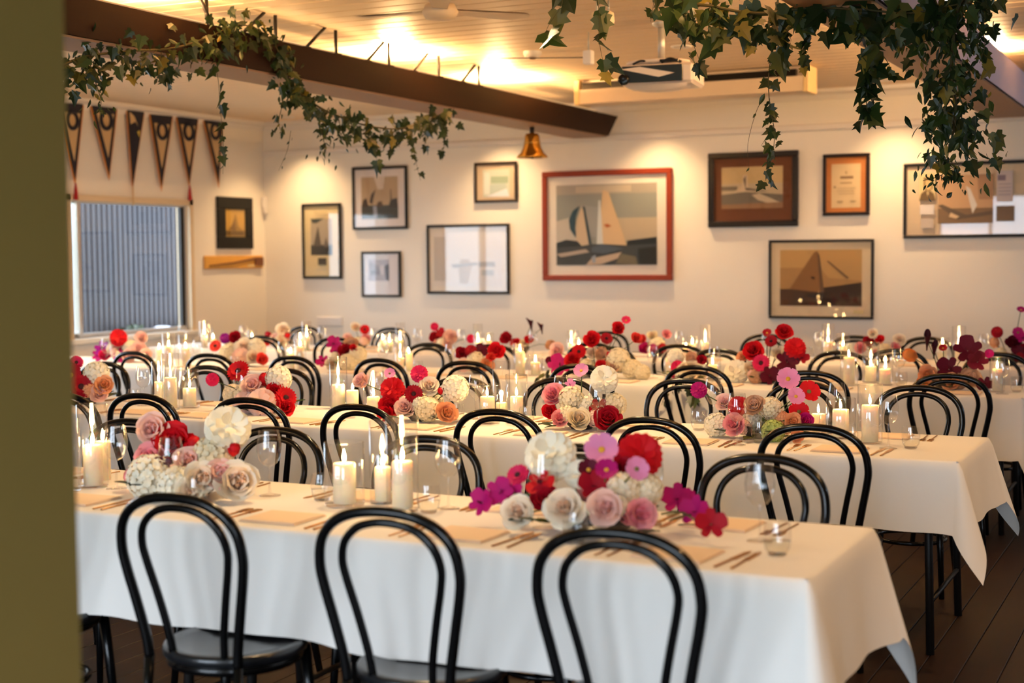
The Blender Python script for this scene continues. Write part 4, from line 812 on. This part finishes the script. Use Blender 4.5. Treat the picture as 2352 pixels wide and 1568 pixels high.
AR = [
 (0, 'white and blush bouquet with one red bloom on the front table', 430, [(r_, 'blush', 350, 988, 40, .04), (r_, 'red', 398, 1020, 50, .06), (r_, 'pink', 345, 1052, 38, 0), (b_, 'red', 446, 1020, 22, .08), (o_, 'burg', 372, 1080, 28, -.05), (p_, 'white', 522, 985, 50, .08), (h_, 'cream', 488, 1050, 46, .05), (b_, 'red', 537, 1032, 18, .06), (r_, 'blush', 432, 1065, 40, -.02), (h_, 'white', 345, 1112, 50, -.06), (h_, 'white', 405, 1128, 42, -.10), (r_, 'white', 462, 1100, 42, -.10), (r_, 'white', 545, 1112, 52, -.04), (r_, 'blush', 505, 1090, 40, -.06), (b_, 'pink', 303, 1095, 24, 0), (r_, 'white', 440, 1140, 36, -.12)], 14, 0, .11),
 (0, 'bright bouquet of magenta orchids, pink cosmos and white roses on the front table', 1375, [(p_, 'white', 1265, 1048, 56, .05), (c_, 'light', 1382, 1034, 40, .04), (d_, 'red', 1468, 1048, 56, .08), (c_, 'light', 1462, 1078, 29, -.06), (c_, 'magenta', 1393, 1080, 27, -.05), (c_, 'burg', 1352, 1080, 26, -.02), (o_, 'crimson', 1362, 1118, 36, -.05), (g_, 'hot', 1190, 1092, 28, 0), (o_, 'magenta', 1150, 1130, 32, -.02), (o_, 'magenta', 1108, 1155, 32, -.04), (o_, 'magenta', 1180, 1132, 26, 0), (o_, 'red', 1243, 1112, 32, -.04), (r_, 'crimson', 1252, 1148, 36, -.06), (p_, 'white', 1330, 1090, 32, .04), (r_, 'white', 1297, 1168, 50, -.12), (r_, 'blush', 1390, 1168, 44, -.12), (r_, 'pink', 1470, 1182, 40, -.12), (r_, 'white', 1192, 1178, 42, -.12), (h_, 'cream', 1432, 1124, 40, 0), (h_, 'cream', 1488, 1124, 34, .04), (r_, 'crimson', 1432, 1075, 30, .02)], 14, -.02, .12),
 (1, 'red gerbera and cream rose bouquet beside the partition, second table', 200, [(g_, 'hot', 175, 833, 17, .05), (c_, 'crimson', 163, 862, 28, 0), (g_, 'crimson', 186, 888, 28, -.08), (h_, 'white', 222, 860, 28, .02), (r_, 'peach', 238, 886, 24, -.05), (r_, 'blush', 228, 905, 22, -.06), (k_, 'plum', 145, 800, 14, .05), (h_, 'cream', 150, 895, 22, 0)], 10, 0, .08),
 (1, 'red gerbera and blush bouquet left on the second table, hot pink dahlia aside', 610, [(g_, 'red', 548, 853, 27, .03), (d_, 'hot', 488, 872, 16, 0), (r_, 'blush', 580, 888, 30, 0), (p_, 'blush', 602, 926, 32, -.08), (h_, 'white', 640, 870, 28, .05), (b_, 'red', 608, 872, 18, .04), (r_, 'red', 632, 895, 20, 0), (g_, 'red', 656, 914, 26, -.06), (r_, 'red', 655, 938, 22, -.08), (p_, 'blush', 562, 928, 26, -.04), (h_, 'cream', 535, 905, 22, .06), (h_, 'cream', 558, 905, 22, .04)], 12, 0, .08),
 (1, 'deep red dahlia bouquet with peach roses at the middle of the second table', 965, [(r_, 'blush', 830, 876, 22, .04), (d_, 'red', 902, 895, 30, 0), (d_, 'hot', 963, 859, 21, .02), (g_, 'crimson', 950, 905, 22, -.06), (r_, 'white', 986, 888, 26, .02), (h_, 'white', 1046, 893, 30, .04), (r_, 'blush', 930, 936, 24, -.08), (h_, 'cream', 982, 940, 28, -.06), (r_, 'peach', 1026, 948, 26, -.08), (r_, 'red', 895, 932, 26, -.04), (b_, 'red', 1013, 898, 10, 0), (c_, 'light', 895, 858, 13, .05), (r_, 'red', 885, 955, 20, -.08), (h_, 'cream', 960, 915, 20, .05)], 12, 0, .08),
 (1, 'pink and cream rose bouquet with tall white carnation, second table', 1335, [(r_, 'pink', 1272, 908, 29, .02), (h_, 'cream', 1312, 916, 28, .03), (r_, 'pink', 1286, 962, 22, -.08), (r_, 'cream', 1328, 964, 30, -.10), (r_, 'red', 1262, 945, 19, -.02), (r_, 'crimson', 1396, 966, 33, -.06), (o_, 'crimson', 1375, 938, 24, 0), (p_, 'white', 1388, 872, 31, .05), (h_, 'cream', 1412, 930, 26, .06), (c_, 'light', 1335, 852, 18, .06), (o_, 'light', 1310, 884, 13, .04), (h_, 'white', 1345, 935, 24, .06)], 12, 0, .085),
 (1, 'airy bouquet of pink cosmos over blush roses, right on the second table', 1745, [(c_, 'light', 1810, 871, 27, .03), (c_, 'light', 1828, 911, 21, -.03), (c_, 'red', 1858, 900, 26, .02), (d_, 'magenta', 1605, 896, 20, 0), (d_, 'red', 1697, 935, 26, 0), (r_, 'blush', 1664, 925, 22, .02), (r_, 'tan', 1732, 930, 25, -.04), (h_, 'cream', 1770, 938, 25, 0), (c_, 'red', 1835, 946, 24, 0), (r_, 'magenta', 1850, 968, 20, -.02), (r_, 'pink', 1688, 976, 29, -.10), (h_, 'white', 1646, 976, 27, -.04), (h_, 'green', 1775, 992, 26, -.09), (r_, 'peach', 1820, 968, 21, -.05), (r_, 'peach', 1830, 1004, 18, -.1), (h_, 'white', 1725, 968, 24, 0)], 14, 0, .09),
 (2, 'magenta orchid and red dahlia bouquet by the window, third table', 285, [(d_, 'red', 272, 776, 21, 0), (o_, 'purple', 235, 800, 17, 0), (o_, 'magenta', 225, 816, 14, 0), (r_, 'hot', 240, 820, 16, -.05), (r_, 'white', 260, 802, 18, 0), (r_, 'blush', 325, 776, 16, .05), (r_, 'blush', 318, 802, 19, 0), (r_, 'blush', 336, 815, 16, -.05), (o_, 'magenta', 275, 832, 14, -.06), (r_, 'blush', 295, 822, 18, -.05), (h_, 'cream', 300, 800, 18, .06)], 6, 0, .07),
 (2, 'white bouquet with red and purple blooms, left of the third table', 560, [(g_, 'coral', 495, 795, 15, 0), (d_, 'purple', 517, 777, 13, 0), (r_, 'crimson', 540, 775, 15, 0), (r_, 'white', 562, 800, 24, 0), (h_, 'cream', 528, 810, 22, 0), (h_, 'white', 588, 800, 22, .05), (r_, 'coral', 602, 826, 16, -.06), (p_, 'blush', 555, 822, 22, -.06), (r_, 'white', 580, 820, 18, -.05)], 6, 0, .07),
 (2, 'purple orchid and red rose bouquet with cream hydrangea, third table', 790, [(o_, 'magenta', 768, 790, 18, 0), (o_, 'magenta', 742, 830, 15, -.04), (r_, 'crimson', 796, 806, 20, 0), (r_, 'tan', 806, 790, 17, .04), (h_, 'cream', 822, 815, 20, 0), (o_, 'magenta', 772, 810, 15, 0), (r_, 'white', 762, 838, 16, -.05), (h_, 'cream', 800, 838, 20, -.05), (r_, 'red', 812, 800, 10, -.04)], 6, 0, .07),
 (2, 'crimson and red bouquet between chairs at the middle of the third table', 1100, [(r_, 'crimson', 1060, 812, 16, 0), (d_, 'crimson', 1082, 806, 15, -.03), (o_, 'burg', 1105, 806, 16, 0), (r_, 'red', 1140, 806, 20, 0), (h_, 'cream', 1092, 828, 20, -.03), (r_, 'peach', 1118, 838, 18, -.05), (r_, 'coral', 1128, 820, 12, -.04), (p_, 'blush', 1065, 838, 16, -.04)], 6, 0, .07),
 (2, 'largest far bouquet, red roses, magenta orchid and cream hydrangeas, third table', 1370, [(r_, 'red', 1360, 780, 20, 0), (r_, 'red', 1420, 754, 16, .03), (c_, 'hot', 1438, 736, 11, .04), (g_, 'crimson', 1393, 778, 15, 0), (r_, 'coral', 1462, 778, 15, .04), (o_, 'magenta', 1285, 840, 26, -.04), (r_, 'red', 1316, 826, 20, -.02), (g_, 'red', 1330, 808, 17, 0), (r_, 'blush', 1280, 806, 20, .04), (h_, 'cream', 1420, 826, 26, 0), (h_, 'cream', 1452, 848, 22, 0), (r_, 'tan', 1408, 842, 18, -.05), (r_, 'tan', 1382, 814, 17, 0), (r_, 'white', 1360, 812, 17, .04), (r_, 'red', 1380, 842, 15, -.04), (c_, 'light', 1335, 850, 14, -.06), (h_, 'cream', 1345, 845, 20, 0), (h_, 'cream', 1475, 860, 18, -.02), (o_, 'crimson', 1405, 815, 12, -.02), (d_, 'burg', 1262, 828, 10, 0)], 12, 0, .09),
 (2, 'small bouquet of pink dahlias and cream roses with trailing greens, third table', 1575, [(h_, 'white', 1552, 820, 19, .03), (d_, 'hot', 1556, 843, 16, -.03), (d_, 'hot', 1550, 858, 12, -.04), (r_, 'cream', 1592, 850, 24, 0), (r_, 'crimson', 1612, 826, 12, 0), (r_, 'tan', 1590, 824, 16, .03), (h_, 'cream', 1568, 866, 16, -.05)], 12, 0, .07),
 (2, 'tall scarlet bouquet of gerberas and burgundy orchids, third table', 1760, [(r_, 'red', 1800, 763, 21, .03), (g_, 'crimson', 1771, 784, 15, 0), (r_, 'red', 1730, 806, 24, 0), (d_, 'red', 1826, 800, 26, 0), (g_, 'hot', 1748, 834, 21, -.06), (o_, 'burg', 1808, 832, 27, -.03), (o_, 'burg', 1768, 864, 22, -.07), (p_, 'white', 1692, 860, 27, 0), (r_, 'cream', 1724, 848, 19, 0), (h_, 'tan', 1738, 868, 18, -.04), (r_, 'cream', 1788, 812, 18, .03), (r_, 'peach', 1706, 820, 15, .04), (c_, 'crimson', 1762, 765, 11, .03), (o_, 'crimson', 1842, 822, 16, 0)], 8, 0, .085),
 (2, 'burgundy orchid and calla lily bouquet with peach roses, right end third table', 2170, [(k_, 'plum', 2130, 778, 17, 0), (k_, 'plum', 2146, 800, 15, 0), (b_, 'orange', 2090, 816, 19, 0), (o_, 'burg', 2222, 806, 32, 0), (o_, 'burg', 2180, 848, 28, -.02), (o_, 'burg', 2245, 832, 24, -.02), (o_, 'burg', 2262, 888, 18, -.05), (r_, 'peach', 2132, 864, 26, -.02), (r_, 'tan', 2228, 868, 26, -.03), (r_, 'peach', 2185, 880, 22, -.05), (c_, 'crimson', 2166, 800, 10, .05), (d_, 'magenta', 2272, 812, 11, .04), (h_, 'tan', 2200, 875, 20, 0), (r_, 'orange', 2120, 880, 15, -.04)], 8, 0, .085),
 (3, 'white rose bouquet with red buds, left of the back table', 645, [(r_, 'white', 650, 758, 17, 0), (b_, 'crimson', 616, 768, 9, 0), (r_, 'blush', 632, 778, 14, 0), (b_, 'red', 660, 770, 8, -.03), (r_, 'white', 645, 790, 16, -.03), (r_, 'coral', 612, 792, 9, -.03)], 4, 0, .06),
 (3, 'bouquet with one red gerbera on the back table left of centre', 830, [(g_, 'red', 838, 757, 12, 0), (r_, 'white', 816, 752, 12, .03), (r_, 'blush', 800, 776, 13, 0), (r_, 'pink', 840, 778, 12, 0), (h_, 'cream', 822, 790, 15, 0)], 4, 0, .06),
 (3, 'crimson rose and blush bouquet on the back table below the ship drawing', 1020, [(d_, 'hot', 998, 750, 10, 0), (r_, 'crimson', 1000, 776, 15, 0), (r_, 'blush', 1036, 774, 18, 0), (d_, 'hot', 1082, 778, 11, 0), (r_, 'blush', 1025, 790, 16, -.03), (o_, 'crimson', 1012, 765, 12, 0)], 4, 0, .06),
 (3, 'black calla lilies and a red rose on the back table below the bell', 1200, [(k_, 'plum', 1219, 742, 12, 0), (k_, 'plum', 1243, 750, 11, 0), (r_, 'crimson', 1162, 776, 15, 0), (r_, 'red', 1215, 780, 11, 0), (h_, 'cream', 1190, 795, 15, 0), (r_, 'tan', 1265, 792, 13, 0)], 4, 0, .06),
 (3, 'cream and coral bouquet on the back table under the red-framed yachts', 1510, [(r_, 'cream', 1498, 772, 14, 0), (r_, 'coral', 1475, 780, 12, 0), (r_, 'pink', 1531, 768, 12, 0), (h_, 'cream', 1510, 792, 17, 0), (r_, 'magenta', 1480, 800, 14, -.03), (r_, 'crimson', 1522, 797, 9, -.03)], 4, 0, .06),
 (3, 'blush and red bouquet on the back table right of the lowest yacht picture', 2030, [(r_, 'white', 2004, 766, 13, 0), (r_, 'crimson', 1995, 784, 13, 0), (r_, 'red', 2022, 780, 11, 0), (r_, 'white', 2066, 780, 16, 0), (r_, 'pink', 1976, 800, 15, 0), (r_, 'pink', 2056, 797, 12, -.03), (h_, 'cream', 2030, 805, 16, 0)], 4, 0, .06),
 (3, 'red and magenta cosmos bouquet at the right edge, back table', 2320, [(d_, 'crimson', 2290, 763, 14, 0), (c_, 'magenta', 2345, 712, 10, 0), (c_, 'magenta', 2338, 764, 13, 0), (r_, 'burg', 2328, 788, 19, 0), (b_, 'peach', 2284, 787, 14, 0), (o_, 'magenta', 2350, 778, 14, 0), (o_, 'burg', 2335, 812, 17, -.03), (r_, 'crimson', 2350, 800, 12, 0)], 4, 0, .06),
]
for i, (row, label, base, fl_, lv, dy, bw) in enumerate(AR): arrangement(row, label, base, fl_, 300+i, lv, dy, bw)
# loose orchid spray lying on the front table
yl = ROWS[0]['y0']+.30; t = thing('orchid_spray', 'loose magenta orchid spray lying beside the bright bouquet, front table', 'flower', tuple(at_z(1560, 1190, TOPZ+.002)))
O = Vector(t.location)
pts = [at_z(1520, 1180, TOPZ+.03)-O, at_z(1560, 1175, TOPZ+.05)-O, at_z(1600, 1195, TOPZ+.05)-O, at_z(1640, 1215, TOPZ+.03)-O]
MB().tube(spline(pts), .003, 6, M_FSTEM).build('stem', t)
for (px, py, r, c) in ((1556, 1145, 40, 'magenta'), (1598, 1175, 40, 'magenta'), (1632, 1205, 40, 'crimson'), (1590, 1150, 26, 'magenta')):
    P = at_z(px, py+20, TOPZ+.03); P.z += .025; rr = r/pxm(P); dd = (CAM-P).normalized()+Vector((random.uniform(-.7, .7), 0, .2)); q = dd.normalized().to_track_quat('Z', 'Y')
    o = link('orchid', flower_mesh('orchid', c), t, P-O); o.rotation_mode = 'QUATERNION'; o.rotation_quaternion = q; o.scale = (rr,)*3
# trailing greens hanging off the third table
def ivy_mesh(m, small=False):
    if small: out = [(0, 0), (.16, .25), (.2, .5), (.1, .85), (0, 1.05)]
    else: out = [(0, 0), (.22, -.10), (.5, .06), (.34, .26), (.52, .48), (.26, .52), (.14, .8), (0, 1.08)]
    P = [(0, 0, .0)]+[(x, .02+abs(x)*.25-.10*z*z, -z) for x, z in out[1:-1]]+[(0, -.12, -out[-1][1])]+[(-x, .02+abs(x)*.25-.10*z*z, -z) for x, z in reversed(out[1:-1])]+[(0, .0, -.45)]
    n = len(P)-1; return MB().add(P, [(n, i, (i+1) % n) for i in range(n)], m, False).mesh('leaf')
IVY = [ivy_mesh(m) for m in LEAFM]; JAS = [ivy_mesh(m, True) for m in LEAFM]
def garland(name, label, paths, seed, X=None):
    """paths: (list of 3D points, leaf size m, spread m, leaves, small?, stem radius)"""
    rnd = random.Random(seed); O = Vector(paths[0][0][0]); t = thing(name, label, 'garland', tuple(O)); count = 0; rest = MB()
    for (pts, ls, spread, nl, small, sr) in paths:
        sp = spline([Vector(p)-O for p in pts], 8); MB().tube(sp, [sr*(1-.6*i/len(sp)) for i in range(len(sp))], 5, M_STEM).build('vine', t)
        for i in range(nl):
            u = (i+rnd.random())/nl*(len(sp)-1); k = min(int(u), len(sp)-2); p = sp[k].lerp(sp[k+1], u-k)
            p = p+Vector((rnd.gauss(0, spread*.5), rnd.gauss(0, spread*.5), rnd.gauss(0, spread*.55)-spread*.25)); s = ls*rnd.uniform(.6, 1.25)
            w = rnd.random(); mi_ = 0 if w < .5 else 1 if w < .82 else 2 if w < .96 else 3
            rot = Euler((rnd.uniform(-.9, .9), rnd.uniform(-.9, .9), rnd.uniform(-1.2, 1.2)+YAW)); sm = small if isinstance(small, bool) else rnd.random() < small
            me = (JAS if sm else IVY)[mi_]; s = s*(.8 if sm else 1)
            if count < 290: link('leaf', me, t, p, rot, s); count += 1
            else:
                M = Matrix.Translation(p) @ rot.to_matrix().to_4x4() @ Matrix.Diagonal((s, s, s, 1)); st = len(rest.v)
                rest.add([v.co for v in me.vertices], [tuple(f.vertices) for f in me.polygons], LEAFM[mi_]); rest.xf(M, st)
    if rest.v: o = rest.build('leaf_mass', t); o['kind'] = 'stuff'
    return t
XL = -5.02
def PL(*q): return [at_x(px, py, XL) for px, py in q]
L1 = [(PL((118, 160), (200, 130), (300, 118), (400, 110), (480, 85), (530, 62), (575, 58)), .062, .12, 290, .45, .008),
      (PL((575, 58), (620, 90), (650, 140), (668, 190), (700, 225)), .066, .085, 130, .3, .008),
      (PL((690, 215), (740, 250), (800, 275), (850, 290), (910, 296), (960, 285), (1005, 265), (1026, 262)), .066, .085, 200, .4, .008),
      (PL((205, 140), (220, 190), (232, 230), (228, 255)), .055, .045, 32, True, .003), (PL((140, 150), (138, 175), (136, 190)), .08, .03, 6, False, .003),
      (PL((370, 120), (378, 165), (385, 180)), .07, .03, 6, False, .003), (PL((495, 150), (502, 190), (505, 240), (510, 290)), .08, .012, 5, False, .002), (PL((510, 280), (513, 340), (512, 400)), .05, .012, 5, False, .002),
      (PL((655, 190), (648, 240), (640, 280), (645, 300)), .055, .045, 26, True, .003), (PL((668, 300), (660, 345), (640, 392)), .03, .01, 4, True, .0015),
      (PL((720, 240), (735, 290), (745, 330), (742, 356)), .055, .06, 44, True, .003), (PL((775, 265), (785, 300), (795, 320)), .055, .05, 22, True, .003),
      (PL((845, 290), (848, 330), (866, 345), (862, 385)), .085, .02, 8, False, .002), (PL((898, 295), (902, 320), (900, 345)), .06, .02, 6, False, .002),
      (PL((942, 285), (948, 330), (955, 370), (966, 415)), .05, .012, 7, False, .002), (PL((975, 275), (978, 310), (972, 350)), .05, .015, 6, False, .002), (PL((1018, 268), (1022, 310), (1015, 370)), .055, .014, 9, False, .002)]
garland('ivy_garland', 'ivy garland draped over the brown beam on the left', L1, 61)
def PR(*q, Y=6.3):
    P = [at_y(px, py, Y) for px, py in q]
    return ([Vector((P[0].x, P[0].y, CEIL-.005))] if q[0][1] < 0 else [])+P      # trails that leave the frame are tied to the ceiling
R1 = [(PR((1560, -10), (1640, 15), (1740, 30), (1860, 18), (1980, 22), (2090, 30), (2200, 10)), .10, .095, 150, .25, .009),
      (PR((2180, 330), (2175, 370), (2165, 400), (2120, 415)), .045, .05, 26, True, .003), (PR((2175, 375), (2200, 395), (2215, 420)), .045, .03, 12, True, .002),
      (PR((1995, 30), (1998, 100), (2002, 160), (1990, 220), (1992, 255)), .095, .035, 34, False, .004), (PR((2030, 130), (2042, 150), (2048, 180)), .08, .012, 3, False, .002),
      (PR((1765, 40), (1772, 110), (1765, 180), (1768, 240), (1778, 300), (1775, 350), (1758, 415)), .06, .025, 36, .3, .003), (PR((1755, 220), (1735, 262), (1718, 330), (1720, 385)), .03, .006, 2, True, .0015), (PR((1770, 300), (1748, 335)), .03, .005, 1, True, .0015),
      (PR((1800, 30), (1790, 90), (1785, 120)), .10, .03, 7, False, .003), (PR((1848, 25), (1855, 75), (1842, 110), (1848, 148)), .06, .022, 13, False, .002),
      (PR((1570, 10), (1580, 60), (1592, 100), (1610, 148)), .065, .022, 13, .4, .002), (PR((1650, 15), (1652, 60), (1648, 88)), .11, .03, 7, False, .003), (PR((1700, 30), (1735, 75), (1722, 105)), .09, .02, 4, False, .002),
      (PR((1292, -30), (1290, 10), (1262, 55), (1252, 78)), .13, .02, 5, False, .002, ), (PR((1370, -30), (1376, 30), (1376, 90), (1385, 140), (1398, 185)), .09, .014, 10, False, .002), (PR((1502, -30), (1500, 15), (1494, 50)), .07, .012, 4, False, .002),
      (PR((2210, 30), (2250, 70), (2262, 100), (2250, 145)), .045, .03, 16, True, .003), (PR((2215, 10), (2250, 5), (2270, 28)), .045, .03, 12, True, .003), (PR((2150, 90), (2080, 105), (2060, 115)), .045, .03, 16, True, .002),
      (PR((2230, -40), (2200, 20), (2190, 90), (2185, 170), (2195, 240), (2190, 300), (2180, 335)), .068, .15, 560, .8, .01)]
garland('ivy_garland', 'thick ivy garland with long trails hanging at the upper right', R1, 62)
pts = [at_y(px, py, ROWS[2]['y0']-.05) for px, py in ((1560, 860), (1545, 885), (1525, 915), (1520, 930))]
pts2 = [at_y(px, py, ROWS[2]['y0']-.05) for px, py in ((1560, 865), (1575, 890), (1590, 905), (1600, 912))]
pts3 = [at_y(px, py, ROWS[2]['y0']-.05) for px, py in ((1262, 850), (1250, 862), (1245, 875))]
garland('trailing_greens', 'leafy sprig trailing over the cloth edge, third table', [(pts, .07, .03, 12, True, .003), (pts2, .09, .02, 5, False, .003)], 63)
garland('trailing_greens', 'short green sprig under the largest far bouquet', [(pts3, .08, .03, 12, True, .003)], 64)

# ------------------------------------------------------------------ labels of things told apart by their place
for (kind, row, side), L in REG.items():
    L.sort(key=lambda q: -proj(q[0].location)[0])
    for i, (o, look) in enumerate(L):
        o['label'] = look+', '+ORD[i]+' from the right'
bpy.context.view_layer.update()
